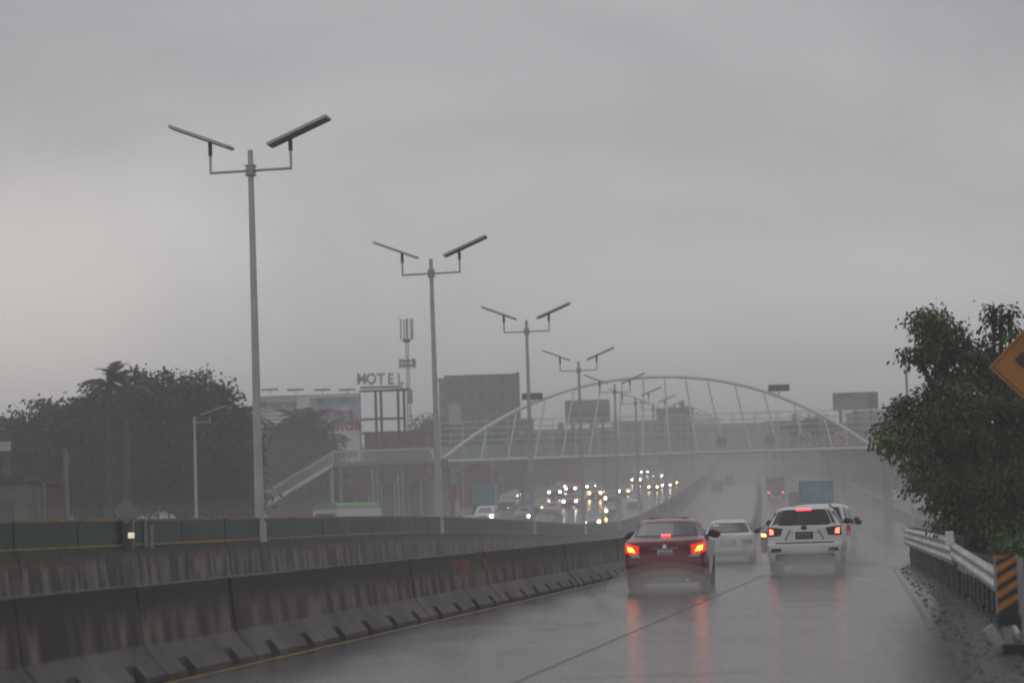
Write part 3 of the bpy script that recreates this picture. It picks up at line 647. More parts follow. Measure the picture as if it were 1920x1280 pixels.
ONC = [ # kind, mid x, Y, paint, lamp, label
 ('sedan', 1108, 200, P_SIL, HEADY, 'silver sedan with yellowish headlights nearest the green screen, pair just above its bend'),
 ('sedan', 1147, 235, P_TAN, HEADY, 'tan sedan with warm headlights close behind the nearest silver one by the screen'),
 ('suv', 1146, 278, P_DARK, HEADY, 'dark suv with warm headlights third in line beside the green screen'),
 ('van', 1116, 300, P_GREY, HEADY, 'grey van with big warm headlights in the middle oncoming lane'),
 ('hatch', 1013, 190, P_DARK, HEADW, 'dark hatchback with white headlights below the left end of the traffic'),
 ('sedan', 977, 212, P_GREY, HEADY, 'grey sedan with warm lamp mirrored in the wet road left of the third street lamp'),
 ('suv', 1068, 262, P_BLUE, HEADW, 'dark blue suv with white headlights in the outer oncoming lane'),
 ('sedan', 1070, 330, P_DARK, HEADW, 'dark sedan with white headlights high up in the outer lane'),
 ('hatch', 1109, 345, P_SIL, HEADW, 'small silver hatchback with close white lamps behind the grey van'),
 ('sedan', 1188, 268, WHT, HEADW, 'white sedan with one headlight out beside the green screen'),
 ('suv', 1194, 400, P_DARK, HEADW, 'far dark suv with dim white lamps right of the fifth street lamp'),
 ('van', 1235, 430, P_GREY, HEADW, 'far grey van whose headlights streak on the wet slope'),
 ('sedan', 1250, 365, P_GREY, HEADW, 'far grey sedan hugging the green screen on the slope'),
 ('hatch', 1263, 385, P_RED, HEADY, 'far reddish hatchback with warm lamps hugging the green screen'),
 ('sedan', 1210, 470, P_SIL, HEADW, 'very far silver sedan with faint lamps'),
 ('suv', 1275, 480, P_DARK, HEADW, 'very far dark suv high on the slope'),
 ('sedan', 1296, 500, P_GREY, HEADW, 'very far grey sedan with one bright white lamp by the screen'),
 ('sedan', 1301, 600, P_DARK, HEADW, 'farthest dark sedan with two faint lamps near the crest'),
 ('sedan', 1005, 240, P_DARK, HEADY, 'dark sedan with warm headlights in the middle of the left lanes'), ('van', 948, 255, P_GREY, None, 'unlit grey van in the left lanes, right of the turquoise truck'), ('hatch', 960, 290, P_SIL, HEADW, 'silver hatchback behind the unlit grey van'), ('suv', 1030, 225, P_TAN, None, 'unlit tan suv left of the queue of headlights'), ('sedan', 1170, 320, P_GREY, HEADY, 'grey sedan with warm lamps close to the fifth street lamp'), ('sedan', 1085, 285, P_GREY, HEADY, 'grey sedan with warm lamps between the dark blue suv and the grey van'), ('hatch', 1225, 350, P_DARK, HEADY, 'dark hatchback with warm lamps beside the screen on the slope'), ('sedan', 1040, 400, P_DARK, HEADW, 'dark sedan far up in the outermost left lane'),
 ('suv', 1040, 300, P_GREY, HEADW, 'grey suv at the outer edge of the oncoming traffic')]
for k, x, Y, pt, lt, lb in ONC: coming(k, x, Y, pt, lb, lt, one=(x in (977, 1188, 1296)))
# parked or slow ones on the far left lane
coming('boxsedan', 815, 165, WHT, 'white sedan seen over the green screen left of the second street lamp', None, group='cars at the left kerb', hd=-.15)
coming('sedan', 873, 185, P_SIL, 'silver sedan at the left kerb just left of the lit white van', None, group='cars at the left kerb')
coming('van', 905, 205, WHT, 'white van with one headlight on in front of the turquoise truck', HEADW, group='cars at the left kerb', one=True, cat='van')
coming('hatch', 752, 168, P_DARK, 'dark hatchback with pale roof edge left of the white sedan', None, group='cars at the left kerb', hd=-.2)
coming('sedan', 1052, 345, P_TAN, 'tan sedan in the crowded far left lane', HEADW)

def truck(x, Y, hgt, wd, length, boxm, cabm, label, cat, name='box_truck', lit=None, rear=None, hd=None):
    X = gx(x, Y, 930); t = empty(name, (X, Y, G(X, Y)+.014), -(head(Y) if hd is None else hd), label, cat)
    b = MB(); b.box(-wd/2, wd/2, 0, length-1.9, 1.0, hgt); b.build('cargo_box', boxm, t)
    e = MB(); f_ = .07
    e.box(-wd/2-.01, -wd/2+f_, -.03, .04, .98, hgt+.01); e.box(wd/2-f_, wd/2+.01, -.03, .04, .98, hgt+.01); e.box(-wd/2+f_, wd/2-f_, -.03, .04, hgt-f_, hgt+.01); e.box(-wd/2+f_, wd/2-f_, -.03, .04, .98, 1.06); e.build('door_frame', rear or DARK2, t)
    for sg in (1, -1):
        d_ = MB(); d_.box(min(sg*.01, sg*(wd/2-f_)), max(sg*.01, sg*(wd/2-f_)), -.02, 0, 1.06, hgt-f_); dd = d_.build('door', boxm, t)
        l_ = MB(); l_.cbox((sg*.12, -.03, (1+hgt)/2), (.03, .02, hgt-1.3)); l_.build('lock_rod', GALV, dd)
        l2 = MB(); l2.box(min(sg*(wd/2-.38), sg*(wd/2-.10)), max(sg*(wd/2-.38), sg*(wd/2-.10)), -.03, .02, .78, .93); l2.build('taillight', lit or LENS_OFF, t)
    b = MB(); b.box(-wd/2+.1, wd/2-.1, .05, length-.3, .72, .99); b.box(-wd/2+.15, wd/2-.15, -.01, .08, .45, .60); b.build('chassis', DARK, t)
    ch = min(hgt-.4, 2.4)
    b = MB(); b.prism([(-wd/2+.12, .5), (-wd/2+.1, 1.3), (-wd/2+.22, ch), (wd/2-.22, ch), (wd/2-.1, 1.3), (wd/2-.12, .5)], length-1.85, length); b.build('cab', cabm, t)
    b = MB(); b.box(-wd/2+.3, wd/2-.3, length-.005, length+.02, 1.35, ch-.15); b.build('windscreen', GLASS, t)
    for sg in (1, -1):
        for wy in (1.3, length-1.0): add_wheel(t, sg*(wd/2-.18), wy, .46, .28)
    return t
BLUEB = mat('blue_box_paint', (.07, .20, .36), .4, var=.35, vscale=1.1, c2=(.12, .36, .50))
BOXBR = mat('dull_red_box', (.16, .07, .06), .5, var=.3); BOXY = mat('dull_yellow_box', (.33, .20, .06), .5, var=.2); TURQ = mat('turquoise_truck', (.05, .26, .27), .45, var=.15)
tk = truck(1531, 168, 4.15, 2.5, 7.5, BLUEB, WHT, 'box truck with blue rear doors in a dark frame behind the white minivan', 'truck')
for k in range(3):
    b = MB(); b.box(-.9+k*.62, -.45+k*.62, -.028, -.021, 1.2, 2.2+.25*(k % 2)); b.build('painted_panel', mat('pale_mural_%d' % k, [(.12, .34, .38), (.22, .30, .24), (.08, .25, .42)][k], .5, var=.4, vscale=2), tk)
truck(1455, 290, 2.75, 2.3, 6, BOXBR, P_DARK, 'brown box truck with red lamps ahead between the divider and the blue truck', 'truck', lit=BRAKE_RED)
truck(1478, 410, 3.0, 2.3, 6, BOXY, P_DARK, 'far yellow box truck above the white suv', 'truck')
truck(1497, 240, 2.0, 2.1, 5, BOXBR, P_DARK, 'low red pickup truck just left of the blue box truck', 'truck', lit=LENS)
tk = truck(906, 235, 3.3, 2.4, 6.5, TURQ, WHT, 'turquoise box truck at the left kerb behind the white van', 'truck', hd=.05)
# microbus with a green roof
X = gx(610, 150, 960); t = empty('microbus', (X, 150, G(X, 150)+.11), -R(30), 'white microbus with pale green roof showing over the green screen', 'bus')
b = MB(); b.box(-1.0, 1.0, 0, 5.2, .5, 2.35); b.build('body', WHT, t)
b = MB(); b.prism([(-1.0, 2.36), (-.9, 2.62), (-.6, 2.75), (.6, 2.75), (.9, 2.62), (1.0, 2.36)], .02, 5.15); b.build('roof', mat('pale_green_roof', (.16, .38, .16), .5), t)
b = MB(); b.box(-.8, .8, -.02, .0, 1.35, 2.05); b.build('rear_window', GLASS, t)
for sg in (1, -1):
    for k in range(4): b = MB(); b.box(min(sg*1.0, sg*1.015), max(sg*1.0, sg*1.015), .4+k*1.15, 1.4+k*1.15, 1.3, 1.8); b.build('side_window', GLASS, t)
    for wy in (1.0, 4.2): add_wheel(t, sg*.9, wy, .36, .22)
# two high orange lamps far on the left carriageway are lorries coming down
for x, Y, lb in ((1237, 520, 'far lorry with a glowing orange cab coming down the slope'), (1259, 600, 'farthest lorry with orange marker lamps under the footbridge')):
    X = gx(x, Y, 900); t = empty('lorry', (X, Y, G(X, Y)+.014), math.pi-head(Y), lb, 'truck', 'lorries coming down the slope')
    b = MB(); b.box(-1.2, 1.2, 2.2, 9, 1, 3.8); b.build('cargo_box', mat('lorry_grey', (.2, .2, .2), .5), t)
    b = MB(); b.prism([(-1.2, .5), (-1.15, 3.0), (1.15, 3.0), (1.2, .5)], 9.1, 11); b.build('cab', mat('lorry_white', (.5, .5, .48), .5), t)
    b = MB(); b.box(-.95, .95, 11.005, 11.03, 1.7, 2.6); b.build('windscreen', GLASS, t)
    for sg in (1, -1):
        b = MB(); b.tube([(sg*.85, 11, .95), (sg*.85, 11.06, .95)], .13, 10); b.build('headlight', HEADY, t)
        b = MB(); b.cbox((sg*.45, 11.02, 3.12), (.3, .12, .16)); b.build('glowing_marker', AMBER, t)
        for wy in (3, 4.4, 9.9): add_wheel(t, sg*1.0, wy, .48, .28)

# ------------------------------------------------------------------ footbridge
BY = 215
def bz(y_, x_=1225): return at(x_, y_, BY).z
X0, X1 = gx(832, BY, 855), gx(1630, BY, 830); DZ = 7.72
br = empty('footbridge', ((X0+X1)/2, BY, DZ), 0, 'white steel arch footbridge spanning the whole road, with railings and slanted hangers', 'footbridge')
bx = br.location
def L3(x, y, z): return (x-bx.x, y-bx.y, z-bx.z)
AH = 7.15; ACX = (X0+X1)/2; AHW = (X1-X0)/2
def archz(x): u = (x-ACX)/AHW; return DZ+.1+AH*(1-abs(u)**2.15)
for yy, nm in ((BY-.0, 'arch'),):
    pts = [L3(x, yy, archz(x)) for x in lin(X0, X1, 61)]; b = MB(); b.tube(pts, .17, 12); b.build(nm, WHITE_ARCH, br, 60)
b = MB(); b.box(X0-bx.x+.4, X1-bx.x+1.2, -.12, .12, -.28, .0); b.build('edge_beam', WHITE_ARCH, br)
b = MB(); b.box(X0-bx.x-.5, X1-bx.x+3, .14, 2.4, -.20, -.05); b.build('deck', mat('deck_grey', (.2, .2, .2), .7, var=.2), br)
b = MB(); b.box(X0-bx.x+.4, X1-bx.x+1.2, 2.45, 2.65, -.28, .0); b.build('edge_beam', WHITE_ARCH, br)
nH = 15
for k in range(1, nH):
    xb = X0+1.0+(X1-X0-2.0)*k/nH; u = (xb-ACX)/AHW
    lean = -.21*max(-1, min(1, u*3.0)); xt = xb
    for _ in range(12): xt = xb+lean*(archz(xt)-DZ)
    if abs(xt-ACX) < AHW-.5: b = MB(); b.beam(L3(xb, BY, DZ), L3(xt, BY, archz(xt)-.1), .16, .16); b.build('hanger', WHITE_ARCH, br)
for yy in (.35, 2.35):
    nP = 20
    for k in range(nP+1):
        x = X0-.3+(X1-X0+2.6)*k/nP; b = MB(); b.beam(L3(x, BY+yy, DZ-.05), L3(x, BY+yy, DZ+3.55), .07, .07); b.build('post', WHITE_STEEL, br)
    for z in (.25, .47, .69, .91, 1.13, 1.75, 2.35, 2.95, 3.55):
        b = MB(); b.tube([L3(X0-.3, BY+yy, DZ+z), L3(X1+2.3, BY+yy, DZ+z)], .03 if z > 1.2 else .022, 6); b.build('rail', WHITE_STEEL, br)
PANELD = mat('dark_box_panel', (.035, .036, .036), .5)
for px, py in ((998, 743), (1460, 727)):
    x = gx(px, BY, py); z = bz(py, px); b = MB(); b.cbox(L3(x, BY-.1, z), (2.0, .35, .62)); o = b.build('signal_box', PANELD, br)
    b = MB(); b.beam(L3(x, BY, min(z-.3, archz(x)+.1)), L3(x, BY, z-.3), .12, .12); b.build('stem', GALV, br) if z-.3 > archz(x) else None
SIGNW = mat('sign_white', (.62, .60, .60), .5); SIGNR = mat('sign_red', (.35, .05, .06), .5); BLK = mat('sign_black', (.03, .03, .03), .5)
for k, px in enumerate((1352, 1443, 1508, 1577)):
    x = gx(px, BY, 828); z = DZ+.80; pn = MB(); pn.cbox((0, 0, 0), (1.25, .05, 1.3)); s = pn.build('speed_sign', SIGNW, br); s.location = L3(x, BY-.2, z)
    ring = MB(); n = 28
    for q in range(n):
        t_ = 2*math.pi*q/n
        for rr_ in (.51, .43):
            for yy in (-.045, -.02): ring.v.append((rr_*math.cos(t_), yy, rr_*math.sin(t_)))
    for q in range(n):
        a = q*4; c = ((q+1) % n)*4; ring.f += [(a, a+2, c+2, c), (a+1, c+1, c+3, a+3), (a, c, c+1, a+1), (a+2, a+3, c+3, c+2)]
    ring.build('ring', SIGNR, s)
    if k < 3: text('number', '80', .7, (0, -.035, 0), FACE, BLK, s, .008)
    else: b = MB(); b.beam((-.36, -.035, .36), (.36, -.035, -.36), .02, .10); b.cbox((0, -.03, 0), (.42, .015, .24)); b.build('slash', SIGNR, s)
# piers
CG = mat('pier_concrete', (.21, .21, .20), .7, var=.25, vscale=1.5)
def pier(px, Y, ztop, rad, label):
    X = gx(px, Y, 930); g = G(X, Y); b = MB(); b.tube([(0, 0, 0), (0, 0, ztop-g-.5)], rad, 16); t = empty('bridge_pier', (X, Y, g), 0, label, 'pier', 'concrete piers under the footbridge'); b.build('column', CG, t, 50)
    b = MB(); b.cbox((0, 0, ztop-g-.25), (rad*3.4, 2.2, .5)); b.build('cap', CG, t)
pier(838, BY+1.2, DZ-.29, .42, 'concrete pier under the left foot of the arch')
pier(1664, BY+1.2, DZ-.29, .45, 'concrete pier under the right foot of the arch, behind the tree')
# landing on the left with stairs
LX0, LX1 = gx(622, BY, 860), gx(826, BY, 860)
ld = empty('stair_landing', ((LX0+LX1)/2, BY+1, DZ), 0, 'grey walkway landing with balustrade and a long stair down to the left of the arch', 'stairs')
lx = ld.location
b = MB(); b.box(LX0-lx.x, LX1-lx.x, -.95, 1.5, -.4, -.1); b.build('slab', CG, ld)
for yy in (-.9, 1.4):
    b = MB(); b.tube([(LX0-lx.x, yy, 1.1), (LX1-lx.x, yy, 1.1)], .04, 6); b.build('handrail', WHITE_STEEL, ld)
    n = 40
    BA = MB(); BA.box(-.02, .02, -.02, .02, -.1, 1.08); bm_ = BA.mesh('baluster', WHITE_STEEL)
    for k in range(n): link('baluster', bm_, ld, (LX0-lx.x+(LX1-LX0)*k/(n-1), yy, 0))
gl = G(LX0-11, BY); drop = DZ-.1-gl; ns = 34; run = drop/.56
for k in range(ns):
    x = LX0-lx.x-(k+.5)*run/ns; z = -.1-(k+1)*drop/ns
    b = MB(); b.cbox((x, .3, z+.02), (run/ns+.03, 2.2, .07)); b.build('step', CG, ld)
for yy in (-.9, 1.4):
    b = MB(); b.beam((LX0-lx.x, yy, -.25), (LX0-lx.x-run, yy, -.25-drop), .08, .30); b.build('stringer', WHITE_STEEL, ld)
    b = MB(); b.tube([(LX0-lx.x, yy, 1.0), (LX0-lx.x-run, yy, 1.0-drop)], .04, 6); b.build('handrail', WHITE_STEEL, ld)
    for k in range(44): link('baluster', bm_, ld, (LX0-lx.x-run*(k+.3)/44, yy, -drop*(k+.3)/44))
for px in (622, 640, 708, 756, 806): 
    X = gx(px, BY+1, 930); g = G(X, BY); b = MB(); b.box(X-lx.x-.17, X-lx.x+.17, -.2, .2, g-DZ, -.4); b.build('column', CG, ld)

# ------------------------------------------------------------------ right wall with rail
b = MB(); b.prism([(-.28, 0), (-.28, .2), (-.14, .4), (-.10, .85), (.10, .85), (.14, .4), (.28, .2), (.28, 0)][::-1], .01, SEG-.01); RSEG = b.mesh('concrete_segment', mat('dark_wet_concrete', (.04, .04, .04), .6, var=.4, vscale=1.5))
rb = empty('right_wall', (D(106)+13, 106, 0), 0, 'low concrete wall topped by steel rails along the right edge of the far road', 'barrier')
def roff(y): return 13.1+max(0, (128-y))*.06
y = 92
while y < 520:
    st = SEG*math.cos(head(y)); s = link('concrete_segment', RSEG, rb); place_seg(s, y, roff, st, rb.location)
    s.location.z -= 0
    y += st
def wbeam(pathf, y0, y1, zc, ht, ridges, m, parent, base, step=2.0, face=-1):
    ys = []; y = y0
    while y < y1-.01: ys.append(y); y += step
    ys.append(y1); nn = ridges*8+1; b = MB()
    for y in ys:
        x = pathf(y); zz_ = zc(y) if callable(zc) else zc; hh = ht(y) if callable(ht) else ht
        for q in range(nn):
            u = q/(nn-1); b.v.append((x+face*.04*(.5-.5*math.cos(2*math.pi*u*ridges)) - base.x, y-base.y, zz_+(u-.5)*hh - base.z))
        for q in range(nn):
            u = q/(nn-1); b.v.append((x-face*.012+face*.04*(.5-.5*math.cos(2*math.pi*u*ridges)) - base.x, y-base.y, zz_+(u-.5)*hh - base.z))
    for i in range(len(ys)-1):
        a = i*2*nn; c = a+2*nn
        for q in range(nn-1):
            b.f.append((a+q, a+q+1, c+q+1, c+q)); b.f.append((a+nn+q, c+nn+q, c+nn+q+1, a+nn+q+1))
        b.f.append((a, c, c+nn, a+nn)); b.f.append((a+nn-1, a+2*nn-1, c+2*nn-1, c+nn-1))
    return b.build('rail', m, parent, 50)
for zz_ in (1.0, 1.18):
    b = MB(); b.tube([(D(y)+roff(y)-rb.location.x, y-rb.location.y, prof(y)+zz_-rb.location.z) for y in range(92, 520, 6)], .035, 6); b.build('rail', GALV, rb)
for y in range(92, 300, 4):
    b = MB(); z = prof(y)-rb.location.z; x = D(y)+roff(y)-rb.location.x; b.box(x-.03, x+.03, y-rb.location.y-.03, y-rb.location.y+.03, z+.86, z+1.2); b.build('post', GALV, rb)
# ------------------------------------------------------------------ near guard rail
gr = empty('guard_rail', (8.4, 44, 0), 0, 'galvanised ridged guard rail bending along the right edge of the road under the tree', 'guard rail')
def gpath(y): return 2.30+.137*y
POSTD = mat('dull_post_steel', (.11, .11, .112), .6, .3, var=.5, vscale=5)
GR = mat('guardrail_steel', (.56, .57, .57), .4, .45, var=.35, vscale=1.4, stretch=(1, 1, 3))
wbeam(gpath, 41, 66, .76, .50, 3, GR, gr, gr.location)
wbeam(lambda y: gpath(y)-.02, 26.5, 41.3, lambda y: .46+.021*(y-26.5), lambda y: .34, 2, GR, gr, gr.location)
for k, y in enumerate([28, 29, 30, 31, 32, 33, 34, 35, 36, 37, 38, 39, 40]+[41.8+.95*i for i in range(25)]):
    x = gpath(y)+.14-gr.location.x; h = 1.02 if y > 41 else .78; b = MB(); b.box(x-.06, x+.10, y-44-.07, y-44+.07, 0, h); b.build('post', POSTD, gr)
    b = MB(); b.box(x-.12, x-.062, y-44-.05, y-44+.05, h-.35, h-.05); b.build('spacer', GR, gr)
b = MB(); ys_ = [27.5+k*.8 for k in range(49)]
PAR = mat('dark_ribbed_parapet', (.045, .045, .045), .6, var=.45, vscale=2.2, stretch=(3, 3, .4))
for k in range(len(ys_)-1):
    x = gpath(ys_[k])+.30-gr.location.x; dd = .03*(k % 2)
    b.box(x-dd, x+.22, ys_[k]-44+.002, ys_[k+1]-44-.002, -.05, (.70 if ys_[k] > 41 else .52))
b.build('parapet', PAR, gr)
WREF = mat('white_reflector', (.75, .75, .73), .5)
for (y, z) in ((65.8, 1.04), (40.8, 1.0)):
    b = MB(); b.cbox((gpath(y)-.07-8.4, y-44, z), (.14, .05, .26)); b.build('reflector', WREF, gr)
b = MB(); b.beam((gpath(27)-8.4, 27-44, .42), (gpath(24.6)+.08-8.4, 24.6-44, .22), .10, .30); b.build('end_terminal', GR, gr)
for dz in (.15, .45): b = MB(); b.beam((gpath(28.5)-.1-8.4, 28.5-44, dz+.1), (gpath(24.2)-.28-8.4, 24.2-44, dz), .04, .07); b.build('brace', GR, gr)
# hazard marker
hx = gx(1888, 23.8, 1100); hm = empty('hazard_marker', (hx, 23.8, 0), R(4), 'narrow black and orange striped hazard board at the near end of the guard rail', 'sign')
ORS = mat('orange_stripe', (.50, .20, .03), .5, var=.25, vscale=12); 
for i_, (xa, xb, m_) in enumerate(((-.13, .13, BLK),)):
    b = MB(); b.box(xa, xb, -.012, .012, .42, 1.04); b.build('board', m_, hm)
for k in range(5):
    z0 = .44+k*.135; b = MB(); zs = [z0, z0+.125, z0+.195, z0+.07]
    P = [(-.112, max(.43, z0)), (.112, z0+.13), (.112, min(1.03, z0+.20)), (-.112, min(1.03, z0+.07))]
    if P[1][1] > 1.02: P[1] = (.06, 1.03); P[2] = (-.02, 1.03)
    b.add([(x, -.018, z) for x, z in P]+[(x, -.0125, z) for x, z in P], [(0,1,2,3),(7,6,5,4),(0,4,5,1),(1,5,6,2),(2,6,7,3),(3,7,4,0)]); b.build('stripe', ORS, hm)
for sg in (-1, 1): b = MB(); b.box(sg*.122-.009, sg*.122+.009, -.022, -.0126, .42, 1.04); b.build('edge_strip', GALV, hm)
b = MB(); b.box(.155, .195, .02, .06, 0, 1.0); b.build('post', GALV, hm); b = MB(); b.box(-.045, .045, .015, .06, 0, .42); b.build('post', GALV, hm)
b = MB(); b.box(-.11, .11, -.04, .05, .30, .415); b.build('rubber_block', DARK, hm)
b = MB(); b.box(-.07, .20, -.10, .08, -.01, .10); b.build('foot', DARK, hm)
b = MB(); b.beam((-.22, .03, .28), (-.05, .03, .02), .05, .12); b.build('brace', GALV, hm)
# warning sign
WO = mat('orange_sign_face', (.42, .165, .02), .45, var=.12, vscale=1.2)
cx, cz = gx(1951, 32, 685), at(1951, 685, 32).z; hd_ = .735
ws = empty('warning_sign', (cx, 32, 0), R(-3), 'orange diamond warning sign with black arrow cut by the right edge of the photo', 'sign')
b = MB(); b.prism([(0, cz-hd_), (hd_, cz), (0, cz+hd_), (-hd_, cz)], -.012, .012); b.build('board', WO, ws)
for (a, c) in (((0, -1), (1, 0)), ((1, 0), (0, 1)), ((0, 1), (-1, 0)), ((-1, 0), (0, -1))):
    b = MB(); q = hd_-.06; b.beam((a[0]*q, -.016, cz+a[1]*q), (c[0]*q, -.016, cz+c[1]*q), .006, .012); b.build('border_line', BLK, ws)
b = MB(); b.prism([(-.37, cz+.10), (-.26, cz-.03), (-.12, cz+.02), (.02, cz+.10), (.02, cz+.22), (-.1, cz+.18), (-.16, cz+.24), (-.26, cz+.20)], -.020, -.0135); b.build('arrow', BLK, ws)
b = MB(); b.box(-.04, .04, .02, .10, 0, cz+.5); b.build('post', GALV, ws)

# small things on the green screened barrier
def sg_at(px, Y): return gx(px, Y, 1000)
X = sg_at(237, 46.9); t = empty('road_sign', (X, 46.9, MEDT+.012), 0, 'small grey diamond sign seen from behind, on a post above the green screen', 'sign')
GB = mat('sign_back', (.24, .24, .245), .5, .3); zc = at(233, 958, 46.9).z-t.location.z; hd2 = .27
b = MB(); b.prism([(0, zc-hd2), (hd2, zc), (0, zc+hd2), (-hd2, zc)], -.01, .01); b.build('board', GB, t)
b = MB(); b.box(-.10, .10, .015, .06, -.02, zc-.12); b.build('post', mat('post_dark', (.07, .07, .075), .5), t)
b = MB(); b.box(.04, .17, -.05, -.02, .22, .34); b.build('glowing_marker', mat('glowing_reflector', (.8, .78, .68), .3, emit=(1, .93, .75), es=.9), t)  # pale reflective patch on the post, with an added glow to look bright
X = sg_at(278, 48.3); t = empty('marker_post', (X, 48.3, MEDT+.012), 0, 'short pale double post in the gap of the green screen right of the diamond sign', 'post')
for k, dx in enumerate((-.06, .08)): b = MB(); b.box(dx-.03, dx+.03, -.03, .03, -.02, .62-.12*k); b.build('post', GALV, t)

b = MB(); rg = random.Random(5)
for _ in range(1300):
    y = 16+46*rg.random()**1.2; off = redge(y)-.25+rg.random()**1.3*1.9; r_ = .012+.035*rg.random()**3; x = D(y)+off; z = .006+(.012 if off < redge(y) else 0)
    k = len(b.v); a = rg.random()*3
    b.v += [(x+r_*math.cos(a+q*2.1)*(1+.4*rg.random()), y+r_*math.sin(a+q*2.1)*1.3, z-.004) for q in range(3)]+[(x+r_*.3, y, z+r_*(.5+.5*rg.random()))]
    b.f += [(k, k+1, k+3), (k+1, k+2, k+3), (k+2, k, k+3)]
tag(b.build('gravel', mat('wet_gravel', (.05, .047, .043), .45, var=.7, vscale=9)), kind='stuff')
b = MB()
for _ in range(2600):
    y = 18+44*rg.random(); off = redge(y)+.45+rg.random()*2.6; x = D(y)+off; k = len(b.v); h_ = .05+.16*rg.random()**2; a = rg.random()*6.3; w_ = .012
    b.v += [(x-w_*math.cos(a), y-w_*math.sin(a), 0), (x+w_*math.cos(a), y+w_*math.sin(a), 0), (x+rg.gauss(0, .05), y+rg.gauss(0, .05), h_)]; b.f.append((k, k+1, k+2))
tag(b.build('grass', mat('verge_grass', (.03, .042, .018), .6, var=.5, vscale=3)), kind='stuff')
# ------------------------------------------------------------------ trees and palms
def leafmat(n, c, c2): return mat(n, c, .55, var=.5, vscale=1.5, c2=c2, spec=.35)
LF_D = leafmat('dark_leaves', (.020, .027, .016), (.042, .052, .026)); LF_G = mat('green_leaves', (.030, .044, .014), .5, var=.65, vscale=1.3, c2=(.13, .20, .045), spec=.4); LF_F = leafmat('far_leaves', (.03, .036, .025), (.055, .06, .04)); LF_P = leafmat('palm_leaves', (.022, .028, .018), (.045, .055, .03))
BARK = mat('bark', (.045, .038, .03), .85, var=.4, vscale=4, bump=.5, bscale=14)
def crown_mesh(blobs, n, leaf, m, rg, spray=5, shell=.55, droop=.5, tuft=None):
    tuft = tuft or leaf
    v = []; f = []; tot = sum(b_[3]*b_[4]*b_[5] for b_ in blobs)
    for bl in blobs:
        cx_, cy_, cz_, rx, ry, rz = bl; k = max(4, int(n*rx*ry*rz/tot/spray))
        for _ in range(k):
            while True:
                d = Vector((rg.gauss(0, 1), rg.gauss(0, 1), rg.gauss(0, 1)))
                if d.length > .05: break
            d.normalize(); rr_ = (shell+(1-shell)*rg.random()**.7)*(1+.30*math.sin(d.x*9+cx_*3)*math.cos(d.z*8+cz_*2)*math.cos(d.y*5)+.06*rg.gauss(0, 1)+(.22*rg.random() if rg.random() < .04 else 0))
            c = Vector((cx_+d.x*rx*rr_, cy_+d.y*ry*rr_, cz_+d.z*rz*rr_))
            out_ = Vector((d.x, d.y, d.z*.6)).normalized()
            for s_ in range(spray):
                dr = (out_*.6+Vector((rg.gauss(0, .7), rg.gauss(0, .7), rg.gauss(0, .5)-droop))).normalized()
                a0 = c+Vector((rg.gauss(0, tuft), rg.gauss(0, tuft), rg.gauss(0, tuft*.6)))
                sd = dr.cross(Vector((rg.gauss(0, 1), rg.gauss(0, 1), rg.gauss(0, 1)))); 
                if sd.length < 1e-3: continue
                sd.normalize(); l_ = leaf*(.7+.7*rg.random()); w_ = l_*.27; k0 = len(v)
                v += [tuple(a0), tuple(a0+dr*l_*.5+sd*w_), tuple(a0+dr*l_-Vector((0, 0, l_*.15))), tuple(a0+dr*l_*.5-sd*w_)]; f.append((k0, k0+1, k0+2, k0+3))
    me = bpy.data.meshes.new('crown'); me.from_pydata(v, [], f); me.materials.append(m); return me
def tree(loc, blobs, n, leaf, m, label, seed, trunk_r=.2, group=None, spray=5, twigs=True, droop=.5, name='tree', shell=.55, lean=0, tuft=None):
    rg = random.Random(seed); t = empty(name, loc, 0, label, 'tree' if name != 'shrub' else 'shrub', group)
    b = MB(); top = max(bl[2] for bl in blobs); lo = min(bl[2] for bl in blobs); fork = max(.4, lo*.55)
    b.tube([(0, 0, -.2), (lean*.3+.05, 0, fork*.5), (lean, 0, fork)], [trunk_r*1.25, trunk_r, trunk_r*.85], 9)
    for bl in blobs:
        p = Vector((lean, 0, fork*.9)); q = Vector(bl[:3]); mid = p.lerp(q, .5)+Vector((rg.gauss(0, .15), rg.gauss(0, .15), .1*bl[5]))
        b.tube([p, mid, q, q+Vector((rg.gauss(0, .2), 0, bl[5]*.6))], [trunk_r*.6, trunk_r*.4, trunk_r*.2, trunk_r*.06], 6)
        if twigs:
            for _ in range(5):
                d = Vector((rg.gauss(0, 1), rg.gauss(0, 1), rg.gauss(.3, .8))).normalized(); e = q+Vector((d.x*bl[3], d.y*bl[4], d.z*bl[5]))*.85
                b.tube([mid.lerp(q, .7), q.lerp(e, .5)+Vector((0, 0, .05)), e], [trunk_r*.2, trunk_r*.1, trunk_r*.03], 5)
    b.build('trunk', BARK, t, 60)
    c = link('crown', crown_mesh(blobs, n, leaf, m, rg, spray, shell, droop, tuft), t); c['kind'] = 'stuff'; return t
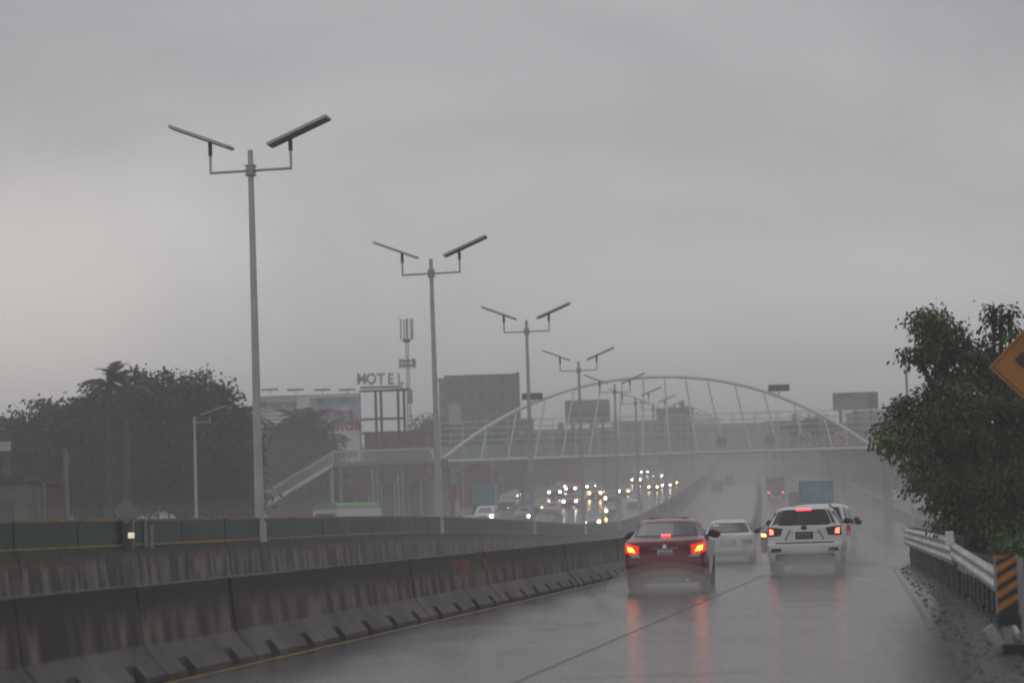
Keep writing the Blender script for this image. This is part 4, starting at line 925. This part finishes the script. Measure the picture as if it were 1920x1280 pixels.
# big roadside tree on the right
TY = 45
def rb_(px, py, r1, r2=None, dy=0, base=None):
    p = at(px, py, TY+dy); r2 = r2 or r1; s_ = (TY+dy)/F; return (p.x-base.x, dy, p.z, r1*s_, max(r1, r2)*s_*.9, r2*s_)
tb = Vector((gx(1885, TY), TY, 0))
bl = [rb_(1735, 600, 34, 30, 0, tb), (rb_(1765, 640, 50, 40, .3, tb)), rb_(1722, 668, 32, 24, -.2, tb), rb_(1800, 680, 60, 44, .5, tb), rb_(1880, 610, 30, 34, .2, tb), rb_(1862, 580, 16, 14, .1, tb), rb_(1895, 590, 18, 12, .1, tb),
      rb_(1790, 735, 62, 34, 0, tb), rb_(1880, 700, 60, 50, .8, tb), rb_(1725, 770, 55, 32, 0, tb), rb_(1692, 820, 52, 42, -.3, tb), rb_(1780, 820, 80, 60, .3, tb), rb_(1880, 810, 80, 70, .5, tb),
      rb_(1750, 885, 56, 44, 0, tb), rb_(1830, 905, 90, 60, .4, tb), rb_(1920, 900, 80, 80, .5, tb), rb_(1815, 965, 60, 46, .2, tb), rb_(1880, 985, 80, 55, .5, tb), rb_(1960, 760, 70, 90, 1.0, tb), rb_(1785, 935, 40, 34, 0, tb), rb_(1745,620,30,40,0,tb)]
tree(tb, bl, 54000, .095, LF_G, 'large leafy roadside tree behind the guard rail at the right edge', 3, .13, spray=18, droop=.7, shell=.45, tuft=.125)
# low growth below it
for k, (px, Yq, r_) in enumerate(((1790, 56, .8), (1850, 50, .9), (1905, 44, .9), (1935, 36, .8), (1760, 66, .8))):
    p = place(px, Yq); p.x = max(p.x, 2.3+.137*Yq+1.5); tree(p, [(0, 0, .45, r_, r_, .5), (.5, .3, .35, r_*.7, r_*.7, .4), (-.5, .2, .3, r_*.6, r_*.6, .35)], 2600, .13, LF_G, ['low shrub under the left side of the roadside tree', 'low shrub under the middle of the roadside tree', 'low shrub below the tree, left of the hazard board', 'low shrub behind the hazard board', 'low shrub at the far end of the guard rail'][k], 50+k, .04, 'shrubs below the roadside tree', twigs=False, name='shrub')
# dark trees on the left, four crowns side by side
def ltree(px, Y, spots, n, leaf, m, label, seed, group, tr=.3):
    base = place(px, Y); bl_ = []
    for (x_, y_, r1, r2) in spots:
        p = at(x_, y_, Y); s_ = Y/F; bl_.append((p.x-base.x, rnd.uniform(-1.5, 1.5), p.z-base.z, r1*s_, max(r1, r2)*s_*.8, r2*s_))
    return tree(base, bl_, n, leaf, m, label, seed, tr, group, spray=16, droop=.3, twigs=True, tuft=.33*Y/125, shell=.6)
LG = 'dark trees behind the green screen on the left'
ltree(340, 134, [(270, 735, 36, 32), (262, 705, 18, 16), (300, 725, 34, 26), (372, 725, 34, 26), (378, 706, 16, 12), (340, 750, 60, 34), (410, 760, 40, 30), (425, 735, 18, 20), (300, 800, 70, 50), (390, 820, 70, 50), (350, 880, 90, 50), (430, 860, 40, 60), (300, 890, 70, 60), (395, 925, 80, 40)], 32000, .30, LF_D, 'tallest dark bushy tree behind the single armed lamp', 11, LG)
ltree(190, 137, [(140, 775, 45, 26), (200, 760, 55, 30), (240, 790, 60, 40), (150, 830, 70, 50), (225, 860, 80, 60), (130, 900, 60, 50), (200, 930, 90, 40), (175, 745, 24, 14)], 26000, .30, LF_D, 'wide dark tree left of the tallest one, with a palm rising from it', 12, LG)
ltree(90, 140, [(82, 765, 14, 18), (95, 780, 26, 22), (70, 820, 50, 40), (100, 860, 60, 50), (60, 880, 60, 50), (80, 930, 50, 30), (122, 770, 14, 14)], 17000, .30, LF_D, 'dark tree with ragged top near the left edge', 13, LG)
ltree(10, 150, [(20, 810, 40, 22), (40, 790, 12, 14), (0, 840, 60, 40), (-30, 860, 60, 60), (40, 850, 40, 40)], 7000, .34, LF_F, 'paler hazy tree at the very left edge', 14, LG)
ltree(455, 142, [(448, 796, 24, 30), (456, 830, 20, 36), (448, 880, 28, 50), (440, 940, 36, 36)], 13000, .28, LF_D, 'dark tree between the tallest tree and the nearest lamp pole', 15, LG)
def frond_mesh(ln, m, seed):
    rg = random.Random(seed); b = MB(); n = 22; pts = []
    for i in range(n+1):
        u = i/n; pts.append(Vector((ln*(u-.12*u*u), 0, ln*(.42*u-.78*u*u))))
    b.tube(pts, [.045*(1-.85*i/n) for i in range(n+1)], 5)
    for i in range(2, n+1):
        u = i/n; p = pts[i]; tl = ln*.30*math.sin(math.pi*min(1, .12+u*.86))+.08
        for sg in (1, -1):
            for q in (0, .5):
                pp = p.lerp(pts[max(0, i-1)], q); e = pp+Vector((tl*.45, sg*tl*.72, -tl*(.35+.3*rg.random()))); wd = Vector((.055*ln/3, 0, 0))
                k = len(b.v); b.v += [tuple(pp-wd), tuple(pp+wd), tuple(e)]; b.f.append((k, k+1, k+2))
    return b.mesh('frond', m)
FR = {}
def palm(px, Y, ytop, ln, label, seed, m=LF_P, n=15, group=None):
    p = place(px, Y); zt = at(px, ytop, Y).z; h = zt-p.z; t = empty('palm_tree', p, 0, label, 'palm tree', group); rg = random.Random(seed)
    b = MB(); b.tube([(0, 0, -.2), (.1, 0, h*.4), (.15, .05, h*.75), (.1, 0, h)], [.30, .2, .17, .2], 10); b.build('trunk', BARK, t, 60)
    key = (round(ln, 1),)
    if key not in FR: FR[key] = [frond_mesh(ln, m, q) for q in range(3)]
    for k in range(n):
        o = link('frond', FR[key][k % 3], t, (.1, 0, h)); o.rotation_euler = (rg.uniform(-.2, .2), rg.uniform(-1.15, .45), 2*math.pi*k/n+rg.uniform(-.2, .2)); o.scale = (1, 1, 1)*1 if False else Vector((1, 1, 1))*rg.uniform(.8, 1.1)
    return t
palm(203, 128, 722, 2.2, 'palm rising out of the dark trees on the left', 1, group='palms on the left side')
palm(236, 127, 724, 1.9, 'second palm with drooping fronds just right of the first on the left', 5, group='palms on the left side', n=11)
palm(572, 221, 800, 3.6, 'big dark palm in front of the white billboard', 2, n=20, group='palms on the left side')
palm(602, 222, 822, 3.3, 'lower palm right of the big one, before the billboard', 3, n=14, group='palms on the left side')
palm(525, 220, 815, 3.2, 'lower palm left of the big one, behind the nearest lamp pole', 4, n=14, group='palms on the left side')
ltree(560, 225, [(565, 815, 34, 34), (520, 845, 34, 34), (600, 845, 34, 34), (560, 850, 44, 40), (530, 870, 40, 40), (590, 880, 46, 40), (545, 930, 60, 40), (610, 940, 50, 30)], 26000, .40, LF_D, 'dense bush like tree below the palms at the foot of the billboard', 16, LG)
FG = 'hazy trees behind the footbridge'
far = [(915, 320, [(880, 895, 30, 26), (930, 900, 40, 30), (960, 880, 26, 30), (900, 930, 40, 24)], 'hazy tree behind the turquoise truck'),
       (1020, 380, [(1000, 860, 34, 34), (1040, 880, 34, 34), (1010, 905, 40, 24)], 'hazy tree left of the fourth lamp below the deck'),
       (1130, 430, [(1110, 850, 36, 30), (1150, 860, 30, 30), (1120, 885, 40, 20)], 'hazy tree right of the fourth lamp below the deck'),
       (1185, 520, [(1170, 830, 36, 30), (1205, 845, 30, 24)], 'faint far tree behind the fifth lamp'),
       (1300, 640, [(1290, 815, 40, 20), (1330, 820, 30, 18), (1250, 820, 34, 18)], 'very faint wide tree near the crest'),
       (1540, 400, [(1510, 855, 34, 24), (1560, 850, 40, 30), (1600, 860, 40, 30), (1540, 880, 50, 18)], 'hazy tree right of the yellow truck under the deck'),
       (1620, 300, [(1610, 850, 34, 30), (1650, 860, 36, 36), (1640, 830, 30, 22), (1690, 880, 40, 50)], 'hazy tree beside the white van on the service road'),
       (1560, 330, [(1530, 800, 20, 14), (1500, 805, 18, 12), (1560, 812, 24, 14)], 'small hazy tree rising above the deck near the signs'),
       (1440, 620, [(1420, 835, 40, 14), (1470, 838, 40, 14)], 'faint low tree across the far road end'),
       (650, 300, [(640, 830, 30, 24), (620, 860, 36, 30), (690, 870, 40, 30)], 'hazy tree behind the stair landing'),
       (820, 300, [(800, 800, 16, 14), (812, 815, 22, 18), (790, 830, 20, 16)], 'small dark tree behind the second lamp pole')]
for k, (px, Y, sp, lb) in enumerate(far): ltree(px, Y, sp, 3200, .42, LF_F, lb, 30+k, FG, .25)

# ------------------------------------------------------------------ billboards, motel sign, mast, buildings
BW = mat('billboard_white', (.85, .86, .86), .6, var=.12, vscale=.5); BTX = mat('billboard_red', (.42, .04, .04), .6); BTD = mat('billboard_dark_red', (.26, .07, .09), .6); STEEL = mat('dark_steel', (.05, .05, .055), .5, .3)
BBL = mat('billboard_blue', (.22, .33, .42), .6, var=.4, vscale=.6, c2=(.62, .68, .70))
def board(xa, ya, xb, yb, Y, m, label, name='billboard', legs=2, frame=STEEL, depth=.5, cat='billboard'):
    A = at(xa, ya, Y); B = at(xb, yb, Y); x0, x1, z1, z0 = A.x, B.x, at((xa+xb)/2, ya, Y).z, at((xa+xb)/2, yb, Y).z
    X = (x0+x1)/2; g = G(X, Y); t = empty(name, (X, Y, g), 0, label, cat); w_ = x1-x0
    b = MB(); b.box(-w_/2, w_/2, 0, .12, z0-g, z1-g); b.build('panel', m, t)
    b = MB(); b.box(-w_/2-.1, w_/2+.1, .121, .30, z1-g-.15, z1-g+.06); b.box(-w_/2-.1, w_/2+.1, .121, .30, z0-g-.06, z0-g+.1); b.box(-w_/2-.1, -w_/2+.1, .121, .30, z0-g+.1, z1-g-.15); b.box(w_/2-.1, w_/2+.1, .121, .30, z0-g+.1, z1-g-.15); b.build('frame', frame, t)
    for k in range(legs):
        x = 0 if legs == 1 else -w_*.35+w_*.7*k/(legs-1); b = MB(); b.tube([(x, .5, 0), (x, .5, z1-g-.5)], .2, 8); b.build('leg', frame, t)
    return t, w_, z0-g, z1-g
def P2(t, px, py, Y): p = at(px, py, Y); return p.x-t.location.x, p.z-t.location.z
t, w_, z0, z1 = board(478, 741, 677, 868, 238, BW, 'large white billboard with red lettering behind the palms', legs=3)
for px in (507, 555, 605, 652):
    x, z = P2(t, px, 731, 238); b = MB(); b.cbox((x, -.6, z), (1.75, .35, .16)); b.build('lamp_bar', STEEL, t)
    b = MB(); b.beam((x, -.5, z), (x, .1, z-.35), .06, .06); b.build('lamp_arm', STEEL, t)
def stripe_box(t, xa, ya, xb, yb, Y, m, y=-.03, nm='printed_area'):
    x0_, z1_ = P2(t, xa, ya, Y); x1_, _ = P2(t, xb, ya, Y); _, z0_ = P2(t, xa, yb, Y); b = MB(); b.box(x0_, x1_, y, y+.025, z0_, z1_); return b.build(nm, m, t)
stripe_box(t, 580, 746, 672, 800, 238, BBL)
stripe_box(t, 486, 744, 556, 775, 238, mat('board_pale', (.5, .5, .5), .6))
def tx(t, s, px, py, Y, hpx, m, y=-.06, ax='CENTER', sx=1):
    x, z = P2(t, px, py, Y); return text('lettering', s, hpx*Y/F*1.35, (x, y, z), FACE, m, t, .02, ax, sx, .035)
tx(t, 'Mextero', 521, 758, 238, 15, BTD); tx(t, 'Internet', 628, 774, 238, 16, BTX, sx=.95); tx(t, 'ápida', 642, 796, 238, 26, BTX); tx(t, 'por', 640, 824, 238, 15, BTX); tx(t, 'casas', 648, 849, 238, 16, BTX)
for py in (779, 786, 793, 800): stripe_box(t, 486, py, 560, py+2.2, 238, mat('board_grey', (.25, .26, .26), .6), nm='slat')
for (xa, ya, xb, yb, c) in ((490, 800, 512, 830, (.30, .10, .10)), (508, 838, 534, 852, (.32, .34, .08)), (494, 856, 516, 872, (.18, .30, .36)), (520, 820, 538, 848, (.36, .24, .16)), (488, 850, 500, 862, (.12, .26, .12))):
    stripe_box(t, xa, ya, xb, yb, 238, mat('print_%d' % xa, c, .6), -.04)
# motel sign
Y = 232; X = gx(715, Y, 800); g = G(X, Y); t = empty('motel_sign', (X, Y, g), 0, 'rooftop sign spelling MOTEL on a tall dark steel frame beside the white billboard', 'sign')
def q(px, py): return P2(t, px, py, Y)
for (a, c) in (((674, 732), (760, 732)), ((675, 785), (759, 785)), ((735, 730), (768, 730))):
    x0_, z0_ = q(*a); x1_, z1_ = q(*c); b = MB(); b.beam((x0_, 0, (z0_+z1_)/2), (x1_, 0, (z0_+z1_)/2), .3, .22); b.build('beam', STEEL, t)
for px in (704, 714, 746, 757): x, z = q(px, 732); b = MB(); b.box(x-.13, x+.13, -.13, .13, 0, z); b.build('leg', STEEL, t)
x0_, z0_ = q(676, 731); x1_, z1_ = q(754, 722); b = MB(); b.box(x0_, x1_, -.1, .1, z0_+.1, z1_); b.build('name_strip', mat('strip_olive', (.28, .30, .16), .6, var=.3, vscale=1.5), t)
LC = [(.5, .34, .34), (.32, .34, .30), (.34, .34, .34), (.34, .36, .34), (.42, .42, .42)]
for k, ch in enumerate('MOTEL'):
    x, z = q(678+k*18.2, 711); o = text('letter', ch, 1.55, (x, 0, z), FACE, mat('motel_letter_%d' % k, LC[k], .6), t, .08, 'CENTER', .85, .05)
stripe_m = mat('tank_grey', (.20, .20, .21), .6)
# mast
Y = 250; X = gx(767, Y, 800); g = G(X, Y); t = empty('antenna_mast', (X, Y, g), 0, 'slender lattice mast with antenna clusters above the motel sign', 'mast'); zt = at(765, 640, Y).z-g; hw = .22
for i in range(3):
    a = 2*math.pi*i/3; b = MB(); b.tube([(hw*1.3*math.cos(a), hw*1.3*math.sin(a), 0), (hw*.8*math.cos(a), hw*.8*math.sin(a), zt)], .045, 6); b.build('leg', STEEL, t)
b = MB(); n = 40
for k in range(n):
    for i in range(3):
        a = 2*math.pi*i/3; c = 2*math.pi*((i+1) % 3)/3; z0_ = zt*k/n; z1_ = zt*(k+1)/n; r1 = hw*(1.3-.5*k/n)
        b.tube([(r1*math.cos(a), r1*math.sin(a), z0_), (r1*math.cos(c), r1*math.sin(c), z1_)], .02, 4, False)
o = b.build('bracing', STEEL, t); o['kind'] = 'stuff'
zt2 = at(765, 597, Y).z-g; b = MB(); b.tube([(0, 0, zt), (0, 0, zt2)], .05, 6); b.build('spike', STEEL, t)
for k, dx in enumerate((-.62, -.25, .12, .5, .7)):
    b = MB(); b.box(dx-.08, dx+.08, -.1, .1, zt+.2, zt2-.1*(k % 2)); b.build('antenna_panel', mat('antenna_grey', (.3, .3, .3), .5), t)
b = MB(); b.tube([(0, 0, zt-.1), (0, 0, zt+.25)], [.3, .55], 12); b.build('head_platform', STEEL, t)
zp = at(765, 681, Y).z-g; b = MB(); b.tube([(0, 0, zp-.3), (0, 0, zp-.2)], .95, 16); b.tube([(0, 0, zp+.25), (0, 0, zp+.3)], .95, 16); b.build('platform', STEEL, t)
for k in range(9): a = 2*math.pi*k/9; b = MB(); b.box(.85*math.cos(a)-.1, .85*math.cos(a)+.1, .85*math.sin(a)-.06, .85*math.sin(a)+.06, zp-.5, zp+.5); b.build('antenna_panel', MATS['antenna_grey'], t)
for py in (735, 748): z = at(765, py, Y).z-g; b = MB(); b.box(-.1, .5, -.25, -.05, z-.5, z+.3); b.build('antenna_panel', MATS['antenna_grey'], t)

WIN = mat('building_window', (.06, .065, .07), .25); 
def building(xa, ytop, xb, Y, depth, m, label, floors=2, cols=4, roof=None, name='building', win=True, group=None, yb=None, sill=True):
    A = at(xa, ytop, Y); B = at(xb, ytop, Y); X = (A.x+B.x)/2; zt = at((xa+xb)/2, ytop, Y).z; g = min(G(A.x, Y), G(B.x, Y), G(X, Y)); w_ = B.x-A.x; h = zt-g
    t = empty(name, (X, Y, g), 0, label, 'building', group)
    b = MB(); b.box(-w_/2, w_/2, 0, depth, -.3, h); b.build('wall', m, t)
    b = MB(); b.box(-w_/2-.15, w_/2+.15, -.15, depth+.15, h+.002, h+.25); b.build('parapet', roof or m, t)
    if win:
        fh = h/floors; cw = w_/cols
        wm = MB(); wm.box(-cw*.28, cw*.28, -.02, .01, -fh*.22, fh*.22); wme = wm.mesh('window', WIN)
        sm = MB(); sm.box(-cw*.32, cw*.32, -.10, -.001, -fh*.27, -fh*.225); sme = sm.mesh('sill', m)
        for f_ in range(floors):
            for c in range(cols):
                o = link('window', wme, t, (-w_/2+cw*(c+.5), 0, fh*(f_+.55)))
                if sill: link('sill', sme, o)
    return t, w_, h
GREYB = mat('grey_render', (.12, .12, .125), .8, var=.2, vscale=.3); BEIGE = mat('beige_render', (.30, .27, .24), .8, var=.2, vscale=.3); BRN = mat('brown_brick', (.20, .085, .05), .8, var=.35, vscale=1.5); MAR = mat('maroon_wall', (.16, .045, .05), .7, var=.3, vscale=.6); GRB = mat('green_wall', (.06, .20, .15), .7, var=.2, vscale=.4); WHB = mat('white_wall', (.45, .44, .43), .8, var=.2, vscale=.4)
t, w_, h = building(834, 705, 968, 330, 12, GREYB, 'tall grey block with a dark corner pillar behind the left flank of the arch', 9, 7)
b = MB(); b.box(w_/2-.05, w_/2+.45, -.3, .6, 0, h+.4); b.build('corner_pillar', STEEL, t)
b = MB(); b.box(-w_/2+.4, -w_/2+2.2, -.25, -.05, h-7, h-4); b.build('sign_panel', WHB, t); b = MB(); b.box(-w_/2+.4, -w_/2+2.6, -.25, -.05, h-10, h-8); b.build('sign_panel', WHB, t)
t, w_, h = building(822, 712, 836, 345, 9, mat('pale_grey_render', (.2, .2, .2), .8), 'narrow lower grey block left of the tall one', 7, 1)
t, w_, h = building(683, 812, 800, 245, 9, BRN, 'low brown brick building on whose roof level the motel sign stands', 3, 5, roof=mat('terracotta_edge', (.22, .08, .06), .7))
# shops under the landing: awnings, columns, banner
t, w_, h = building(642, 872, 812, 238, 6, mat('shop_brown', (.13, .08, .065), .8, var=.4, vscale=.7), 'brown row of shops with scalloped awnings under the stair landing', 2, 6)
for k in range(7):
    x = -w_/2+w_*(k+.5)/7; b = MB(); b.prism([(x-.62, h*.66), (x-.62, h*.66+.08), (x-.3, h*.66+.75), (x+.3, h*.66+.75), (x+.62, h*.66+.08), (x+.62, h*.66)], -1.2, -.05); b.build('awning', mat('awning_%d' % (k % 3), [(.25, .08, .07), (.30, .24, .20), (.18, .10, .08)][k % 3], .7), t)
    b = MB(); b.box(x+.66, x+.80, -1.2, -1.06, 0, h*.66); b.build('column', WHB, t)
b = MB(); b.box(-w_/2+1.2, -w_/2+2.8, -1.35, -1.28, h*.42, h*.80); b.build('banner', mat('maroon_banner', (.16, .03, .05), .6), t)
def gable(xa, ytop, xb, ye, Y, depth, m, rm, label):
    A = at(xa, ye, Y); B = at(xb, ye, Y); X = (A.x+B.x)/2; g = G(X, Y); w_ = B.x-A.x; he = at((xa+xb)/2, ye, Y).z-g; ht = at((xa+xb)/2, ytop, Y).z-g
    t = empty('gabled_house', (X, Y, g), 0, label, 'building')
    b = MB(); b.prism([(-w_/2+.1, -.2), (-w_/2+.1, he), (0, ht-.2), (w_/2-.1, he), (w_/2-.1, -.2)], 0, depth); b.build('wall', m, t)
    for sg in (1, -1): b = MB(); b.beam((0, depth/2, ht), (sg*(w_/2+.3), depth/2, he-.1), depth+.8, .18); b.build('roof', rm, t)
    b = MB(); b.box(-w_*.12, w_*.12, -.03, -.002, he*.3, he*.7); b.build('window', WIN, t)
gable(858, 866, 934, 886, 262, 8, MAR, mat('dull_red_roof', (.17, .045, .04), .7), 'house with dull red roof left of the turquoise truck and under the deck')
gable(1042, 808, 1084, 830, 360, 8, MAR, mat('slate_roof', (.05, .052, .055), .6), 'small dark gabled house seen through the railings between the third and fourth lamps')
building(845, 800, 940, 300, 8, GRB, 'turquoise green building behind the left railings', 3, 5)
building(940, 788, 1000, 340, 9, MAR, 'maroon shop block behind the third lamp', 3, 3)
t, w_, h = building(992, 806, 1150, 420, 10, GREYB, 'long hazy grey block behind the middle of the railings', 4, 8)
building(1150, 790, 1240, 480, 10, BEIGE, 'hazy beige block right of the fifth lamp', 4, 5)
building(1236, 766, 1300, 460, 10, mat('brick_red_far', (.16, .06, .055), .8, var=.2), 'hazy brick red tower behind the middle of the arch', 5, 3)
building(1300, 795, 1440, 560, 10, mat('far_mauve', (.2, .15, .15), .8, var=.2), 'wide faint mauve block beyond the speed signs', 3, 8)
building(1440, 790, 1530, 420, 9, BEIGE, 'hazy beige block between the third and fourth speed sign', 4, 5)
building(1548, 796, 1650, 330, 9, mat('rust_wall', (.17, .07, .06), .8, var=.3), 'rust coloured block behind the right end of the arch', 3, 5)
t, w_, h = building(1600, 772, 1700, 380, 9, GREYB, 'grey block behind the roadside tree at the right end of the bridge', 5, 5)
t, w_, z0, z1 = board(1060, 750, 1143, 792, 360, mat('billboard_grey', (.22, .23, .24), .6, var=.1), 'hazy grey billboard with dark lettering behind the arch', legs=2)
tx(t, 'EN', 1070, 760, 360, 9, STEEL); tx(t, 'FONGRAAD', 1101, 776, 360, 11, STEEL, sx=.95)
t, w_, z0, z1 = board(1563, 736, 1646, 768, 300, mat('billboard_grey2', (.20, .20, .21), .6, var=.1), 'hazy grey billboard above the right end of the footbridge', legs=3)
stripe_box(t, 1628, 737, 1645, 766, 300, mat('board_dark', (.08, .07, .07), .6)); stripe_box(t, 1572, 738, 1600, 744, 300, STEEL, -.05)
for py in (756, 762): stripe_box(t, 1564, py, 1628, py+2, 300, mat('board_pale2', (.36, .36, .36), .6), -.05, 'slat')
t, w_, z0, z1 = board(972, 803, 984, 819, 285, mat('yellow_sign', (.35, .33, .05), .6), 'small yellow sign seen through the railings by the third lamp', legs=1, name='shop_sign', cat='sign')
t, w_, z0, z1 = board(843, 910, 853, 938, 200, mat('red_banner', (.36, .03, .05), .6), 'upright red banner on a post beside the left bridge pier', legs=1, name='street_banner', cat='sign')
TANK = mat('black_water_tank', (.03, .03, .032), .5)
for k, (px, py, Y, lb) in enumerate(((1052, 806, 424, 'black water tank on the long hazy grey block, left one'), (1112, 806, 424, 'black water tank on the long hazy grey block, right one'), (1280, 766, 464, 'black water tank on the far brick red tower'), (1492, 790, 424, 'black water tank on the beige block between the speed signs'), (905, 800, 303, 'black water tank on the turquoise green building'))):
    p = at(px, py, Y); b = MB(); b.tube([(0, 0, .2), (0, 0, 1.3), (0, 0, 1.55), (0, 0, 1.65)], [.6, .6, .35, .15], 14); tag(b.build('water_tank', TANK, None, 40, (p.x, Y+1, p.z)), lb, 'water tank', 'black water tanks on roofs')
# left edge: low house, wall and poles
t, w_, h = building(-60, 905, 38, 92, 6, mat('left_house_wall', (.16, .15, .15), .8, var=.25, vscale=.8), 'low grey house with reddish eaves at the left edge', 1, 2, roof=mat('red_eaves', (.10, .035, .035), .7))
t, w_, h = building(38, 908, 78, 96, 5, mat('shed_brown', (.09, .055, .05), .8, var=.3, vscale=1), 'brown shed beside the low grey house at the left edge', 1, 1)
b = MB(); p = place(82, 95); b.tube([(0, 0, -.1), (0, 0, at(82, 905, 95).z-p.z)], .10, 8); tag(b.build('gate_post', CG, None, 40, p), 'short pale concrete post at the corner of the brown shed', 'post')
p = place(125, 98); b = MB(); hh = at(125, 840, 98).z-p.z; b.tube([(0, 0, -.1), (0, 0, hh)], [.13, .10], 10); t = empty('utility_pole', p, 0, 'bare concrete pole standing before the dark trees on the left', 'pole'); b.build('pole', CG, t, 40); b = MB(); b.cbox((.05, -.1, hh-.5), (.2, .2, .35)); b.build('fitting', CG, t)
t, w_, z0, z1 = board(-40, 828, 20, 846, 130, mat('pale_canopy', (.45, .48, .42), .6), 'pale canopy strip among the trees at the left edge', legs=2, name='canopy', cat='canopy')
# utility poles and far lamp poles on the right
for px, py, Y, lb in ((1711, 690, 110, 'thin pole standing behind the upper left of the roadside tree'), (1776, 700, 95, 'thin pole seen through the roadside tree')):
    p = place(px, Y); b = MB(); b.tube([(0, 0, 0), (0, 0, at(px, py, Y).z-p.z)], .07, 8); tag(b.build('utility_pole', POLE, None, 40, p), lb, 'pole', 'thin poles behind the roadside tree')
# poles in front of the shops and along the left kerb
for k, (px, py, Y) in enumerate(((625, 868, 205), (700, 880, 205), (748, 885, 200), (870, 880, 230), (925, 870, 250), (1150, 905, 260), (1180, 880, 300))):
    p = place(px, Y); b = MB(); b.tube([(0, 0, 0), (0, 0, at(px, py, Y).z-p.z)], .06, 6)
    tag(b.build('kerb_pole', POLE, None, 40, p), ['thin grey pole below the top of the stair', 'thin grey pole before the shops, left one', 'thin grey pole before the shops, right one', 'thin pole left of the turquoise truck', 'thin pole right of the turquoise truck', 'thin pole among the oncoming traffic left of the fifth lamp', 'thin far pole right of the fifth lamp'][k], 'pole')

# ------------------------------------------------------------------ spray and haze
def vol(name, m_density, colr=(.9, .9, .9)):
    m = bpy.data.materials.new(name); m.use_nodes = True; t_ = m.node_tree; t_.nodes.clear(); o_ = t_.nodes.new('ShaderNodeOutputMaterial'); v = t_.nodes.new('ShaderNodeVolumePrincipled')
    v.inputs['Density'].default_value = m_density; v.inputs['Color'].default_value = (*colr, 1); t_.links.new(v.outputs[0], o_.inputs['Volume']); return m
SPR = vol('spray_volume', .19, (.92, .91, .90))
for (X, Y, rx, ry, rz, zc) in ((bpy.data.objects['red_sedan'].location.x, 46.2, 1.15, 1.8, .36, .12), (bpy.data.objects['white_suv'].location.x, 56.0, 1.3, 2.0, .40, .14), (bpy.data.objects['white_compact_sedan'].location.x, 72.2, 1.3, 2.0, .5, .3), (bpy.data.objects['white_minivan'].location.x+.4, 67.3, 1.3, 2.0, .5, .3)):
    for k in range(3):
        q_ = 1-.27*k; b = MB(); b.ball((0, 0, 0), (rx*q_*1.1, ry*q_, rz*q_*1.4), 24, 14); o = b.build('spray', SPR, None, 80, (X, Y-.15*k, zc)); tag(o, kind='stuff')
for hgt, dn, o0, o1, ya, yb in ((2.4, .0020, -19, 13, 56, 700), (5.8, .0011, -21, 14.5, 85, 760)):
    b = MB(); ys = list(np.arange(ya, yb, 10.0)); n = len(ys)
    for y in ys: b.v += [(D(y)+o0, y, prof(y)-.4), (D(y)+o1, y, prof(y)-.4), (D(y)+o1, y, prof(y)+hgt), (D(y)+o0, y, prof(y)+hgt)]
    b.f.append((0, 1, 2, 3)); e = (n-1)*4; b.f.append((e+3, e+2, e+1, e))
    for i in range(n-1):
        for j in range(4): a = i*4+j; c = i*4+(j+1) % 4; b.f.append((a, a+4, c+4, c))
    tag(b.build('road_mist', vol('road_mist_volume', dn, (.92, .91, .91))), kind='stuff')
b = MB(); b.box(-520, 560, -45, 930, -3, 42); o = b.build('haze', vol('haze_volume', .0022, (.93, .93, .935))); tag(o, kind='stuff')
